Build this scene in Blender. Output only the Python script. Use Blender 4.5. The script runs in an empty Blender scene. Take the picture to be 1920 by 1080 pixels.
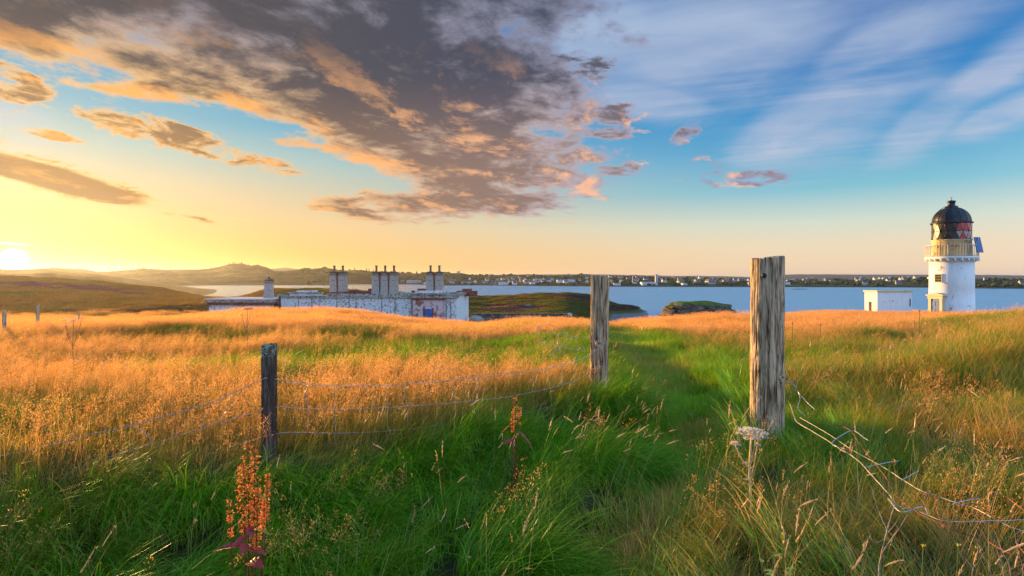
import bpy, bmesh, math, random
import numpy as np
from mathutils import Vector, Matrix

# ------------------------------------------------------------------ camera, sky, sun, exposure
scene = bpy.context.scene
COL = scene.collection
R = math.radians
F = 1920 * 20.0 / 36.0          # focal length in photograph pixels
HOR = 522.0                     # row of the true horizon
CZ = 16.0                       # eye height above the sea

cam_d = bpy.data.cameras.new('camera')
cam = bpy.data.objects.new('camera', cam_d)
COL.objects.link(cam)
cam.location = (0, 0, CZ)
cam.rotation_euler = (R(90), 0, 0)
cam_d.lens = 20.0
cam_d.sensor_width = 36.0
cam_d.shift_y = -(540 - HOR) / 1920.0
cam_d.clip_start = 0.05
cam_d.clip_end = 60000
scene.camera = cam

scene.view_settings.view_transform = 'Standard'
scene.view_settings.look = 'None'
scene.view_settings.gamma = 1
scene.view_settings.exposure = 1.5
scene.view_settings.use_curve_mapping = False
cy = scene.cycles
cy.use_denoising = True
cy.denoiser = 'OPENIMAGEDENOISE'
cy.denoising_input_passes = 'RGB_ALBEDO_NORMAL'
cy.denoising_prefilter = 'ACCURATE'
cy.max_bounces = 6
cy.diffuse_bounces = 3
cy.glossy_bounces = 3
cy.transmission_bounces = 4
cy.transparent_max_bounces = 8
cy.volume_bounces = 0
cy.caustics_reflective = False
cy.caustics_refractive = False
cy.sample_clamp_indirect = 4
cy.use_adaptive_sampling = True
cy.adaptive_threshold = 0.006

SUN_AZ = math.atan2(25 - 960, F) - R(3)     # left of the view axis
SUN_EL = R(4.0)
def azel(px, py):
    x, y, z = (px - 960) / F, 1.0, (HOR - py) / F
    return math.atan2(x, y), math.atan2(z, math.hypot(x, y))
DISC_AZ, DISC_EL = azel(26, 489)

sun_d = bpy.data.lights.new('sun', 'SUN')
sun_d.energy = 5.0
sun_d.angle = R(0.6)
sun_d.color = (1.0, 0.60, 0.22)
sun = bpy.data.objects.new('sun', sun_d)
COL.objects.link(sun)
sdir = Vector((math.sin(SUN_AZ) * math.cos(SUN_EL), math.cos(SUN_AZ) * math.cos(SUN_EL), math.sin(SUN_EL)))
sun.rotation_euler = sdir.to_track_quat('Z', 'Y').to_euler()
sun.location = (0, 0, 60)

# --- a tiny expression builder for shader nodes
class NT:
    def __init__(s, tree):
        s.t = tree; s.n = 0
    def node(s, typ, **kw):
        n = s.t.nodes.new(typ); s.n += 1
        n.location = ((s.n % 40) * 180, -(s.n // 40) * 260)
        for k, v in kw.items(): setattr(n, k, v)
        return n
    def put(s, sock, v):
        if isinstance(v, E): s.t.links.new(v.s, sock)
        elif isinstance(v, bpy.types.NodeSocket): s.t.links.new(v, sock)
        else:
            try: sock.default_value = v
            except Exception:
                sock.default_value = tuple(v) + (1.0,)
    def m(s, op, a, b=None, c=None, clamp=False):
        n = s.node('ShaderNodeMath', operation=op, use_clamp=clamp)
        s.put(n.inputs[0], a)
        if b is not None: s.put(n.inputs[1], b)
        if c is not None: s.put(n.inputs[2], c)
        return E(s, n.outputs[0])
    def rng(s, v, a, b, c=0.0, d=1.0, smooth=True):
        n = s.node('ShaderNodeMapRange', interpolation_type='SMOOTHSTEP' if smooth else 'LINEAR')
        s.put(n.inputs[0], v)
        for i, q in enumerate((a, b, c, d)): s.put(n.inputs[i + 1], q)
        return E(s, n.outputs[0])
    def mix(s, f, a, b, blend='MIX'):
        n = s.node('ShaderNodeMix', data_type='RGBA', blend_type=blend)
        n.clamp_factor = True
        s.put(n.inputs[0], f); s.put(n.inputs[6], a); s.put(n.inputs[7], b)
        return E(s, n.outputs[2])
    def xyz(s, x, y, z):
        n = s.node('ShaderNodeCombineXYZ')
        for i, q in enumerate((x, y, z)): s.put(n.inputs[i], q)
        return E(s, n.outputs[0])
    def sep(s, v):
        n = s.node('ShaderNodeSeparateXYZ'); s.put(n.inputs[0], v)
        return [E(s, o) for o in n.outputs]
    def noise(s, vec, scale, detail=5, rough=0.55, dist=0.0, lac=2.0):
        n = s.node('ShaderNodeTexNoise')
        s.put(n.inputs['Vector'], vec); s.put(n.inputs['Scale'], scale)
        n.inputs['Detail'].default_value = detail
        n.inputs['Roughness'].default_value = rough
        n.inputs['Distortion'].default_value = dist
        n.inputs['Lacunarity'].default_value = lac
        return E(s, n.outputs[0])
    def ramp(s, v, stops, interp='LINEAR'):
        n = s.node('ShaderNodeValToRGB')
        cr = n.color_ramp; cr.interpolation = interp
        while len(cr.elements) > 1: cr.elements.remove(cr.elements[-1])
        cr.elements[0].position = stops[0][0]; cr.elements[0].color = tuple(stops[0][1]) + (1,)
        for p, c in stops[1:]:
            e = cr.elements.new(p); e.color = tuple(c) + (1,)
        s.put(n.inputs[0], v)
        return E(s, n.outputs[0])
    def attr(s, name, typ='GEOMETRY'):
        n = s.node('ShaderNodeAttribute', attribute_name=name, attribute_type=typ)
        return n
class E:
    def __init__(s, g, sock): s.g = g; s.s = sock
    def __add__(a, b): return a.g.m('ADD', a, b)
    def __radd__(a, b): return a.g.m('ADD', b, a)
    def __sub__(a, b): return a.g.m('SUBTRACT', a, b)
    def __rsub__(a, b): return a.g.m('SUBTRACT', b, a)
    def __mul__(a, b): return a.g.m('MULTIPLY', a, b)
    def __rmul__(a, b): return a.g.m('MULTIPLY', b, a)
    def __truediv__(a, b): return a.g.m('DIVIDE', a, b)
    def __rtruediv__(a, b): return a.g.m('DIVIDE', b, a)
def lin(r, g, b):
    f = lambda c: (c / 255 / 12.92) if c / 255 <= 0.04045 else ((c / 255 + 0.055) / 1.055) ** 2.4
    return (f(r), f(g), f(b))

# ------------------------------------------------------------------ sky
world = bpy.data.worlds.new('World')
scene.world = world
world.use_nodes = True
wt = world.node_tree
wt.nodes.clear()
g = NT(wt)
tc = g.node('ShaderNodeTexCoord')
x, y, z = g.sep(tc.outputs['Generated'])
az = g.m('ARCTAN2', x, y)
el = g.m('ARCSINE', g.m('MINIMUM', g.m('MAXIMUM', z, -1.0), 1.0))
eld = el * (180 / math.pi)
azd = az * (180 / math.pi)
def dotdir(a_, e_):
    sx, sy, sz = math.sin(a_) * math.cos(e_), math.cos(a_) * math.cos(e_), math.sin(e_)
    return x * sx + y * sy + z * sz
gam = g.m('ARCCOSINE', g.m('MINIMUM', dotdir(DISC_AZ, DISC_EL), 0.999999)) * (180 / math.pi)
pos = g.m('DIVIDE', g.m('MAXIMUM', eld, 0.0), 45.0, clamp=True)
away = g.ramp(pos, [(0, lin(236, 206, 182)), (1.2/45, lin(240, 212, 178)), (3/45, lin(234, 216, 186)), (5/45, lin(208, 218, 202)),
                    (8/45, lin(128, 190, 208)), (12/45, lin(78, 158, 205)), (17/45, lin(38, 128, 192)),
                    (22/45, lin(10, 100, 174)), (28/45, lin(14, 92, 166)), (1, lin(100, 150, 208))])
near = g.ramp(pos, [(0, lin(236, 164, 66)), (2/45, lin(238, 184, 94)), (5/45, lin(234, 194, 134)), (8/45, lin(212, 198, 164)),
                    (11/45, lin(170, 196, 190)), (14/45, lin(112, 176, 200)), (20/45, lin(76, 150, 196)),
                    (28/45, lin(40, 115, 178)), (1, lin(100, 150, 208))])
daz = g.m('ABSOLUTE', azd - math.degrees(DISC_AZ))
daz = g.m('MINIMUM', daz, 360.0 - daz)
w = g.rng(daz, 74.0, 8.0)
base = g.mix(w, away, near)
# the half of the sky opposite the sunset: pale, brightened to lift the ambient light
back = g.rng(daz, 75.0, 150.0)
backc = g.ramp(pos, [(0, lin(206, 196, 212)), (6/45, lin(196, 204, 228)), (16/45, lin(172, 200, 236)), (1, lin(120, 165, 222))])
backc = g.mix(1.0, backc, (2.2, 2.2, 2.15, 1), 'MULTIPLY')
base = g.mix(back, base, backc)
sky = g.node('ShaderNodeTexSky')
sky.sky_type = 'NISHITA'
sky.sun_disc = False
sky.sun_elevation = SUN_EL
sky.sun_rotation = SUN_AZ
sky.altitude = 0
sky.dust_density = 1.5
ns = g.mix(1.0, sky.outputs[0], (0.10, 0.10, 0.10), 'MULTIPLY')
base = g.mix(0.06, base, ns)

# cloud layer seen in perspective on a plane overhead
zz = g.m('MAXIMUM', z, 0.0) + 0.11
cxp, cyp = x / zz, y / zz
A0 = R(24)
ca = cxp * math.sin(A0) + cyp * math.cos(A0)
cb = cxp * math.cos(A0) - cyp * math.sin(A0)
def blob(px, py, rx, ry, rot=0.0, pw=1.0):
    """soft ellipse round a direction; sizes in photograph pixels"""
    a0, e0 = azel(px, py)
    k = math.cos(a0)
    da = (az - a0) * (F / k / k)
    de = (el - e0) * (-F / k * 1.05)      # down the picture
    c_, s_ = math.cos(R(rot)), math.sin(R(rot))
    u = (da * c_ + de * s_) * (1.0 / rx)
    v = (de * c_ - da * s_) * (1.0 / ry)
    return 1.0 - g.m('SQRT', u * u + v * v)
def mx(l):
    r_ = l[0]
    for q in l[1:]: r_ = g.m('SMOOTH_MAX', r_, q, 0.12)
    return r_
def cloudnoise(da, db):
    v = g.xyz((ca + da) * 0.66, cb + db, 3.7)
    return (g.noise(v, 1.9, 10, 0.66, 0.35) - 0.5) * 4.0
SA = SUN_AZ - A0
n0 = cloudnoise(0.0, 0.0)
n1 = cloudnoise(0.13 * math.cos(SA), 0.13 * math.sin(SA))
nlow = (g.noise(g.xyz(ca * 0.4, cb, 9.1), 0.8, 3, 0.5, 0.0) - 0.5) * 4.0
nfin = (g.noise(g.xyz(azd * 0.75, eld * 2.2, 4.0), 0.42, 8, 0.66, 0.5) - 0.5) * 4.0
bank = mx([blob(280, -75, 620, 180, 20), blob(640, 150, 480, 120, 22), blob(820, 40, 340, 290, 0), blob(900, 290, 270, 110, 10),
           blob(740, 390, 170, 34, 2), blob(900, 380, 200, 26, 0), blob(-100, -120, 500, 190, 12), blob(190, 10, 420, 100, 19),
           blob(400, -400, 900, 330, 0), blob(1010, 210, 120, 170, -8)])
small = mx([blob(300, 248, 205, 36, 9), blob(455, 297, 180, 26, 10), blob(110, 332, 265, 46, 11), blob(75, 246, 110, 14, 8), blob(205, 374, 70, 12, 3),
            blob(350, 408, 75, 9, 8), blob(10, 150, 140, 55, 15),
            blob(1140, 325, 90, 26, -4), blob(1150, 245, 75, 26, 6), blob(1165, 213, 85, 24, 4), blob(1285, 252, 50, 22, -35), blob(1380, 335, 110, 28, 4),
            blob(1330, 302, 60, 16, 8), blob(1090, 120, 90, 36, 10)])
nmid = (g.noise(g.xyz(ca * 1.0, cb * 1.1, 21.0), 3.3, 9, 0.60, 0.25) - 0.5) * 4.0
covb = g.m('MINIMUM', bank, 0.40) * 1.65 + n0 * 0.52 + nlow * 0.20 + nmid * 0.55 - 0.05
covs = g.m('MINIMUM', small, 0.45) * 1.25 - 0.34 + nfin * 0.62 + nmid * 0.30
long_ = blob(95, 333, 240, 30, 11) 
long_ = g.m('SMOOTH_MAX', long_, blob(205, 374, 62, 10, 3), 0.05)
covl = g.m('MINIMUM', long_, 0.5) * 2.0 - 0.10 + nfin * 0.30
covs = g.m('MAXIMUM', covs, covl)
cov = g.m('MAXIMUM', covb, covs)
alpha = g.rng(cov, -0.08, 0.32)
thick = g.rng(covb + nfin * 0.12, 0.10, 0.75)
thick = g.m('MAXIMUM', thick, g.rng(covs, 0.10, 0.55) * 0.9)
lit = g.rng(n0 - n1 + nfin * 0.16 + nmid * 0.22, 0.05, 0.60)
sunw = g.m('POWER', g.rng(gam, 62.0, 6.0), 0.8)
edgec = g.mix(sunw, lin(150, 156, 186), lin(246, 194, 122))
edgec = g.mix(g.rng(eld, 15.0, 23.0) * 0.8, edgec, lin(120, 130, 158))
litc = g.mix(sunw, lin(236, 186, 160), lin(255, 178, 92))
core_hi = g.mix(g.rng(eld, 9.0, 21.0), lin(140, 118, 112), lin(70, 76, 94))
core = g.mix(g.rng(azd, -30.0, 6.0), g.mix(g.rng(eld, 8.0, 20.0), lin(146, 112, 84), lin(76, 76, 84)), core_hi)
cc = g.mix(thick, edgec, core)
cc = g.mix(lit * g.rng(cov, 1.9, 0.3) * g.rng(eld, 24.0, 14.0) * 1.0, cc, litc)
# fine high cloud on the right
ci = mx([blob(1330, 100, 330, 150, 8), blob(1560, 215, 260, 110, -14), blob(1130, 60, 190, 110, 0), blob(1860, 140, 210, 60, -24), blob(1735, 230, 150, 75, -28),
         blob(1640, 90, 260, 70, -12), blob(1220, 190, 200, 60, 10), blob(1880, 215, 200, 45, -12), blob(1500, 260, 130, 60, -10), blob(40, 220, 120, 60, 10),
         blob(1700, -330, 900, 300, 0)])
B0 = R(-62)
fa = cxp * math.sin(B0) + cyp * math.cos(B0)
fb = cxp * math.cos(B0) - cyp * math.sin(B0)
wn = (g.noise(g.xyz(fa * 0.42, fb * 1.25, 1.3), 1.3, 10, 0.66, 0.9) - 0.5) * 4.0
wn2 = (g.noise(g.xyz(fa * 0.9, fb * 0.9, 5.3), 1.0, 5, 0.55, 0.6) - 0.5) * 4.0
cia = g.rng(g.m('MINIMUM', ci, 0.6) * 0.95 + wn * 0.34 + wn2 * 0.40, -0.05, 1.15) * 0.85
cic = g.mix(g.rng(eld, 10.0, 24.0), lin(205, 200, 212), lin(176, 192, 214))
# thin bright streaks low by the sun
st = g.noise(g.xyz(azd * 0.06, eld * 0.9 + azd * 0.05, 0.0), 1.0, 7, 0.62, 0.4)
streak = g.rng(st, 0.60, 0.74) * g.rng(eld, 1.5, 4.0) * g.rng(eld, 13.0, 7.0) * g.rng(daz, 46.0, 20.0) * 0.65
c1 = g.mix(cia, base, cic)
c1 = g.mix(streak, c1, lin(255, 226, 160))
c1 = g.mix(alpha, c1, cc)
# the sun's disc and the bright air round it
g1 = g.m('POWER', 2.718, gam * (-1 / 0.9)) * 1.3
g2 = g.m('POWER', 2.718, gam * (-1 / 8.0)) * 0.05
disc = g.rng(gam, 0.95, 0.70) * 12.0
gl = g.xyz(g1 + g2 + disc, g1 * 0.72 + g2 * 0.55 + disc, g1 * 0.18 + g2 * 0.05 + disc * 0.85)
fin = g.mix(1.0, c1, gl, 'ADD')
s2 = g.rng(blob(22, 457, 52, 3.4, 2.0), 0.0, 0.7)
fin = g.mix(s2 * 0.9, fin, (1.3, 1.15, 0.7, 1))
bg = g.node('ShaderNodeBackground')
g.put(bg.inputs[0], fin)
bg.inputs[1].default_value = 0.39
wo = g.node('ShaderNodeOutputWorld')
wt.links.new(bg.outputs[0], wo.inputs[0])
world.cycles.sampling_method = 'MANUAL'
world.cycles.sample_map_resolution = 1024

# ------------------------------------------------------------------ helpers
rng = np.random.default_rng(11)
random.seed(5)
def tag(o, label=None, cat=None, group=None, kind=None):
    for k, v in (('label', label), ('category', cat), ('group', group), ('kind', kind)):
        if v: o[k] = v
    return o
def link(name, me, mat=None, parent=None, loc=None):
    o = bpy.data.objects.new(name, me)
    COL.objects.link(o)
    if mat is not None:
        for m_ in (mat if isinstance(mat, (list, tuple)) else [mat]):
            if me.materials.find(m_.name) < 0: me.materials.append(m_)
    if parent is not None: o.parent = parent
    if loc is not None: o.location = loc
    return o
def empty(name, loc, rz=0.0):
    o = bpy.data.objects.new(name, None)
    COL.objects.link(o); o.location = loc; o.rotation_euler = (0, 0, rz)
    o.empty_display_size = 0.2
    return o
def copy_tree(o, parent=None):
    c = o.copy(); COL.objects.link(c); c.parent = parent
    for ch in [q for q in bpy.data.objects if q.parent == o]: copy_tree(ch, c)
    return c
def mesh_np(name, v, f, smooth=True):
    """fast mesh from arrays; f is (n,3) or (n,4)"""
    me = bpy.data.meshes.new(name)
    v = np.asarray(v, np.float32); f = np.asarray(f, np.int32)
    k = f.shape[1]
    me.vertices.add(len(v)); me.vertices.foreach_set('co', v.ravel())
    me.loops.add(f.size); me.loops.foreach_set('vertex_index', f.ravel())
    me.polygons.add(len(f))
    me.polygons.foreach_set('loop_start', np.arange(0, f.size, k, dtype=np.int32))
    me.polygons.foreach_set('use_smooth', np.full(len(f), smooth))
    me.update(calc_edges=True)
    return me
def hsh(ix, iy, seed):
    h = (ix.astype(np.int64) * 374761393 + iy.astype(np.int64) * 668265263 + seed * 974634777) & 0xffffffff
    h = ((h ^ (h >> 13)) * 1274126177) & 0xffffffff
    return ((h ^ (h >> 16)) & 0xffff) / 65535.0
def vnoise(px, py, seed=0):
    px = np.asarray(px, float); py = np.asarray(py, float)
    ix = np.floor(px); iy = np.floor(py)
    fx = px - ix; fy = py - iy
    fx = fx * fx * fx * (fx * (fx * 6 - 15) + 10); fy = fy * fy * fy * (fy * (fy * 6 - 15) + 10)
    a = hsh(ix, iy, seed); b = hsh(ix + 1, iy, seed); c = hsh(ix, iy + 1, seed); d = hsh(ix + 1, iy + 1, seed)
    return (a + (b - a) * fx + (c - a) * fy + (a - b - c + d) * fx * fy) * 2 - 1
def fbm(px, py, octv=4, seed=0, rough=0.5):
    s = 0; a = 1.0; t = 0
    for i in range(octv):
        s = s + a * vnoise(np.asarray(px) * 2 ** i + 17.3 * i, np.asarray(py) * 2 ** i - 9.1 * i, seed + i); t += a; a *= rough
    return s / t
def sm(a, b, v):
    t = np.clip((np.asarray(v, float) - a) / (b - a), 0, 1)
    return t * t * (3 - 2 * t)
def place(px, py, Y):
    return Vector(((px - 960) / F * Y, Y, CZ + (HOR - py) / F * Y))

# ------------------------------------------------------------------ terrain heights
PX = np.array([-300, 0, 100, 200, 300, 385, 450, 500, 600, 700, 800, 900, 1000, 1060, 1110, 1150, 1200, 1222, 1320, 1400, 1500, 1600, 1700, 1800, 1900, 2200], float)
YS = np.array([0, 6, 12, 20, 30, 40, 55, 75, 100, 120, 150, 190, 225, 238, 246, 262, 300, 345, 400, 520], float)
def row(*a): return list(a)
LFT = [-1.5, -1.5, -1.62, -1.85, -2.25, -2.85, -4.6, -6.4]
TAB = [
 LFT + row(-6.9, -6.6, -5.4, -3.6, -1.6, -1.0, -0.6, 0.2, 1.5, 1.0, -2, -18),
 LFT + row(-6.9, -6.6, -5.6, -4.2, -2.4, -1.8, -1.4, -0.6, 0.8, 0.2, -3, -18),
 LFT + row(-6.9, -6.5, -5.6, -4.6, -3.0, -2.5, -2.1, -1.3, 0.0, -0.8, -5, -18),
 LFT + row(-6.7, -6.1, -5.7, -5.3, -4.4, -4.0, -3.7, -3.1, -2.2, -3.5, -8, -18),
 LFT + row(-6.5, -5.7, -5.9, -6.1, -6.1, -6.0, -5.9, -5.6, -5.2, -7.5, -13, -18),
 [-1.5, -1.5, -1.6, -1.8, -2.1, -2.6, -4.2, -6.3] + row(-6.6, -5.4, -6.0, -7.2, -8.2, -8.5, -8.7, -9.1, -10.0, -14, -18, -18),
 [-1.5, -1.5, -1.58, -1.75, -2.0, -2.35, -4.0, -6.6] + row(-7.2, -6.6, -6.6, -7.2, -8.3, -8.6, -8.8, -9.2, -12, -17, -18, -18),
 [-1.5, -1.5, -1.56, -1.72, -1.98, -2.25, -3.8, -6.8] + row(-7.6, -7.4, -7.0, -6.0, -5.1, -4.9, -4.9, -5.3, -10, -17, -18, -18),
 [-1.5, -1.5, -1.55, -1.70, -1.95, -2.2, -3.8, -7.0] + row(-7.8, -7.6, -7.2, -6.0, -4.8, -4.6, -4.6, -5.0, -10, -17, -18, -18),
 [-1.5, -1.5, -1.58, -1.78, -2.1, -2.5, -4.2, -7.0] + row(-7.8, -7.8, -7.6, -7.0, -6.2, -6.0, -6.0, -6.4, -11, -17, -18, -18),
 [-1.5, -1.5, -1.60, -1.90, -2.35, -2.95, -5.0, -7.1] + row(-7.8, -8.0, -8.0, -7.8, -7.4, -7.3, -7.3, -7.6, -12, -17, -18, -18),
 [-1.5, -1.5, -1.62, -1.95, -2.55, -3.3, -5.4, -7.2] + row(-7.8, -8.4, -9.2, -9.4, -8.8, -8.5, -8.3, -8.2, -12, -17, -18, -18),
 [-1.5, -1.5, -1.60, -1.95, -2.6, -3.4, -5.6, -7.4] + row(-8.0, -8.7, -9.3, -9.2, -8.0, -7.7, -7.4, -7.2, -12, -17, -18, -18),
 [-1.5, -1.5, -1.56, -1.92, -2.6, -3.45, -5.8, -7.6] + row(-8.2, -8.9, -9.5, -9.1, -7.6, -7.2, -7.0, -6.8, -12, -17, -18, -18),
 [-1.5, -1.5, -1.52, -1.9, -2.6, -3.5, -6.0, -7.8] + row(-8.8, -9.9, -11.5, -12.2, -10.0, -8.6, -8.0, -7.6, -13, -17, -18, -18),
 [-1.5, -1.5, -1.54, -1.9, -2.6, -3.5, -6.0, -8.0] + row(-9.8, -11.5, -14.0, -15.3, -15.6, -15.5, -12.8, -11.6, -15, -17, -18, -18),
 [-1.5, -1.5, -1.58, -1.9, -2.5, -3.35, -6.0, -8.4] + row(-10.4, -12.5, -15.0, -15.5, -15.7, -15.7, -14.2, -13.2, -17, -18, -18, -18),
 [-1.5, -1.5, -1.6, -1.92, -2.45, -3.2, -6.0, -8.6] + row(-10.6, -13, -15.2, -15.6, -15.9, -16.2, -17.0, -17.5, -18, -18, -18, -18),
 [-1.5, -1.5, -1.62, -1.98, -2.45, -3.0, -6.2, -9.0] + row(-12, -14, -16, -17.5, -18, -18, -18, -18, -18, -18, -18, -18),
 [-1.5, -1.5, -1.64, -2.0, -2.5, -3.1, -5.2, -8.0] + row(-12, -15, -18, -18, -18, -18, -18, -18, -18, -18, -18, -18),
 [-1.5, -1.5, -1.62, -1.98, -2.42, -2.9, -3.8, -6.5] + row(-11, -15, -18, -18, -18, -18, -18, -18, -18, -18, -18, -18),
 [-1.5, -1.5, -1.60, -1.96, -2.42, -2.95, -3.85, -5.2] + row(-10, -14, -18, -18, -18, -18, -18, -18, -18, -18, -18, -18),
 [-1.5, -1.5, -1.55, -1.95, -2.48, -3.05, -3.95, -4.7] + row(-9, -13, -18, -18, -18, -18, -18, -18, -18, -18, -18, -18),
 [-1.5, -1.48, -1.35, -1.85, -2.4, -3.0, -3.9, -4.8] + row(-9, -13, -18, -18, -18, -18, -18, -18, -18, -18, -18, -18),
 [-1.5, -1.42, -1.10, -1.6, -2.3, -3.0, -3.9, -5.2] + row(-9, -13, -18, -18, -18, -18, -18, -18, -18, -18, -18, -18),
 [-1.5, -1.40, -1.05, -1.5, -2.2, -3.0, -4.0, -5.5] + row(-9, -13, -18, -18, -18, -18, -18, -18, -18, -18, -18, -18),
]
TAB = np.array(TAB)
TAB[1:12, 3:8] += np.array([-0.12, -0.32, -0.36, -0.3, -0.2])
TAB[12:15, 4:7] += 0.12
TAB[18:23, 4:7] += 0.10
TAB[23:26, 2:4] += 0.14
# resample on a dense table and soften it
LY = lambda Y: np.log(np.maximum(Y, 0) + 8.0)
DP = np.linspace(-300, 2200, 501)
DL = np.linspace(LY(0), LY(520), 400)
tmp = np.array([np.interp(DL, LY(YS), r_) for r_ in TAB])
DT = np.array([np.interp(DP, PX, tmp[:, j]) for j in range(len(DL))]).T
def blur(a, n, ax):
    k = np.exp(-np.linspace(-2, 2, 2 * n + 1) ** 2); k /= k.sum()
    p = np.pad(a, [(n, n) if i == ax else (0, 0) for i in (0, 1)], mode='edge')
    out = 0
    for i, w_ in enumerate(k):
        sl = [slice(None)] * 2; sl[ax] = slice(i, i + a.shape[ax]); out = out + w_ * p[tuple(sl)]
    return out
DT = blur(blur(DT, 5, 0), 3, 1)
PATHC = np.array([(0.30, 0.5), (0.50, 2.2), (0.55, 2.9), (1.12, 4.0), (1.80, 5.4), (2.08, 6.4), (2.28, 8.1), (2.58, 10.8), (3.1, 16), (4.4, 24), (5.6, 31)])
def path_dist(X, Y):
    cx = np.interp(Y, PATHC[:, 1], PATHC[:, 0])
    return (X - cx)
def path_half(Y):
    return np.interp(Y, [0, 2.5, 4.5, 5.5, 6.5, 9, 16, 31], [0.30, 0.14, 0.13, 0.26, 0.46, 0.66, 0.8, 0.9])
FENCE = [(-4.9, 4.35), (-1.92, 4.5), (1.03, 6.8)]
def fence_dist(X, Y):
    """signed distance to the fence line; positive beyond it"""
    d = np.full(np.shape(X), 1e9)
    pts = [(-30, 3.4), (-4.9, 4.35), (-1.92, 4.5), (1.03, 6.8)]
    for (x0, y0), (x1, y1) in zip(pts, pts[1:]):
        L = math.hypot(x1 - x0, y1 - y0); ux, uy = (x1 - x0) / L, (y1 - y0) / L
        t = np.clip((X - x0) * ux + (Y - y0) * uy, 0, L)
        qx, qy = x0 + ux * t, y0 + uy * t
        dd = np.hypot(X - qx, Y - qy)
        s_ = np.sign(-(X - x0) * uy + (Y - y0) * ux)
        d = np.where(dd < np.abs(d), dd * s_, d)
    return d
def gauss(X, Y, cx, cy, sx, sy, rot=0.0):
    c_, s_ = math.cos(rot), math.sin(rot)
    u = ((X - cx) * c_ + (Y - cy) * s_) / sx; v = (-(X - cx) * s_ + (Y - cy) * c_) / sy
    return np.exp(-(u * u + v * v))
def H(X, Y):
    """ground height above the sea"""
    X = np.asarray(X, float); Y = np.asarray(Y, float)
    r = np.hypot(X, Y); a = np.arctan2(X, Y)
    ac = np.clip(a, -R(52), R(50))
    px = 960 + F * np.tan(ac)
    ye = r * np.cos(ac)
    fi = (np.clip(px, -300, 2199) + 300) / 5.0
    fj = (LY(np.clip(ye, 0, 519)) - DL[0]) / (DL[1] - DL[0])
    i = np.clip(fi.astype(int), 0, 499); j = np.clip(fj.astype(int), 0, 398)
    u = fi - i; v = fj - j
    zf = DT[i, j] * (1 - u) * (1 - v) + DT[i + 1, j] * u * (1 - v) + DT[i, j + 1] * (1 - u) * v + DT[i + 1, j + 1] * u * v
    zb = -1.5 - 0.03 * r - 2.2 * sm(60, 200, r)
    w_ = sm(R(70), R(115), np.abs(a))
    z_ = zf * (1 - w_) + zb * w_
    # undulating moor
    amp = np.interp(r, [0, 5, 12, 30, 60, 120, 300], [0.0, 0.05, 0.24, 0.30, 0.3, 0.55, 0.9])
    z_ = z_ + amp * fbm(X * 0.16, Y * 0.16, 4, 3) + 0.11 * sm(5, 10, r) * sm(60, 30, r) * fbm(X * 0.42, Y * 0.42, 2, 14) + 0.05 * fbm(X * 1.3, Y * 1.3, 3, 8) * sm(0.5, 3, r)
    # banks each side of the trodden path
    pd = path_dist(X, Y); ph = path_half(Y)
    near_ = sm(34, 26, Y) * sm(0.2, 1.5, Y)
    dip = sm(1.0, 0.0, np.abs(pd) / (ph * 1.9)) * near_
    z_ = z_ - dip * np.interp(Y, [0, 3, 5, 7, 12, 30], [0.08, 0.24, 0.26, 0.18, 0.14, 0.08])
    # the grassy bank that carries the fence, and its near slope
    fd_ = fence_dist(X, Y)
    z_ = z_ + 0.08 * np.exp(-(fd_ / 0.5) ** 2) * (X < 1.2) - 0.26 * sm(0.1, -1.3, fd_) * sm(0.1, -0.5, pd) * sm(9, 6, Y) * sm(0.2, 1.2, Y)
    z_ = z_ + 0.16 * gauss(X, Y, 0.25, 3.9, 0.65, 0.9, 0.4) + 0.13 * np.exp(-((pd + 0.75) / 0.4) ** 2) * sm(2.4, 3.4, Y) * sm(7.4, 6.0, Y)
    z_ = z_ + 0.10 * gauss(X, Y, 4.3, 5.0, 1.5, 0.9, -0.3) + 0.34 * gauss(X, Y, 6.4, 7.6, 2.0, 1.1, 0.1)
    # level footings
    return z_ + CZ
def H1(x_, y_): return float(H(np.array([x_]), np.array([y_]))[0])

# ------------------------------------------------------------------ ground materials
def newmat(name):
    m_ = bpy.data.materials.new(name); m_.use_nodes = True
    t_ = m_.node_tree; t_.nodes.clear()
    return m_, NT(t_)
def finish(m_, g_, color, rough=0.8, bump=None, bstr=0.5, bdist=0.05, metal=0.0, spec=0.3, normal=None, **kw):
    p_ = g_.node('ShaderNodeBsdfPrincipled')
    g_.put(p_.inputs['Base Color'], color if isinstance(color, E) else tuple(color) + (1,))
    g_.put(p_.inputs['Roughness'], rough)
    g_.put(p_.inputs['Metallic'], metal)
    p_.inputs['Specular IOR Level'].default_value = spec
    for k, v in kw.items(): g_.put(p_.inputs[k.replace('_', ' ')], v)
    if bump is not None:
        b_ = g_.node('ShaderNodeBump'); b_.inputs['Strength'].default_value = bstr
        b_.inputs['Distance'].default_value = bdist
        g_.put(b_.inputs['Height'], bump)
        g_.t.links.new(b_.outputs[0], p_.inputs['Normal'])
    o_ = g_.node('ShaderNodeOutputMaterial')
    g_.t.links.new(p_.outputs[0], o_.inputs['Surface'])
    return m_
def objco(g_):
    return g_.node('ShaderNodeTexCoord').outputs['Object']
def geopos(g_):
    return g_.node('ShaderNodeNewGeometry').outputs['Position']

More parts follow.
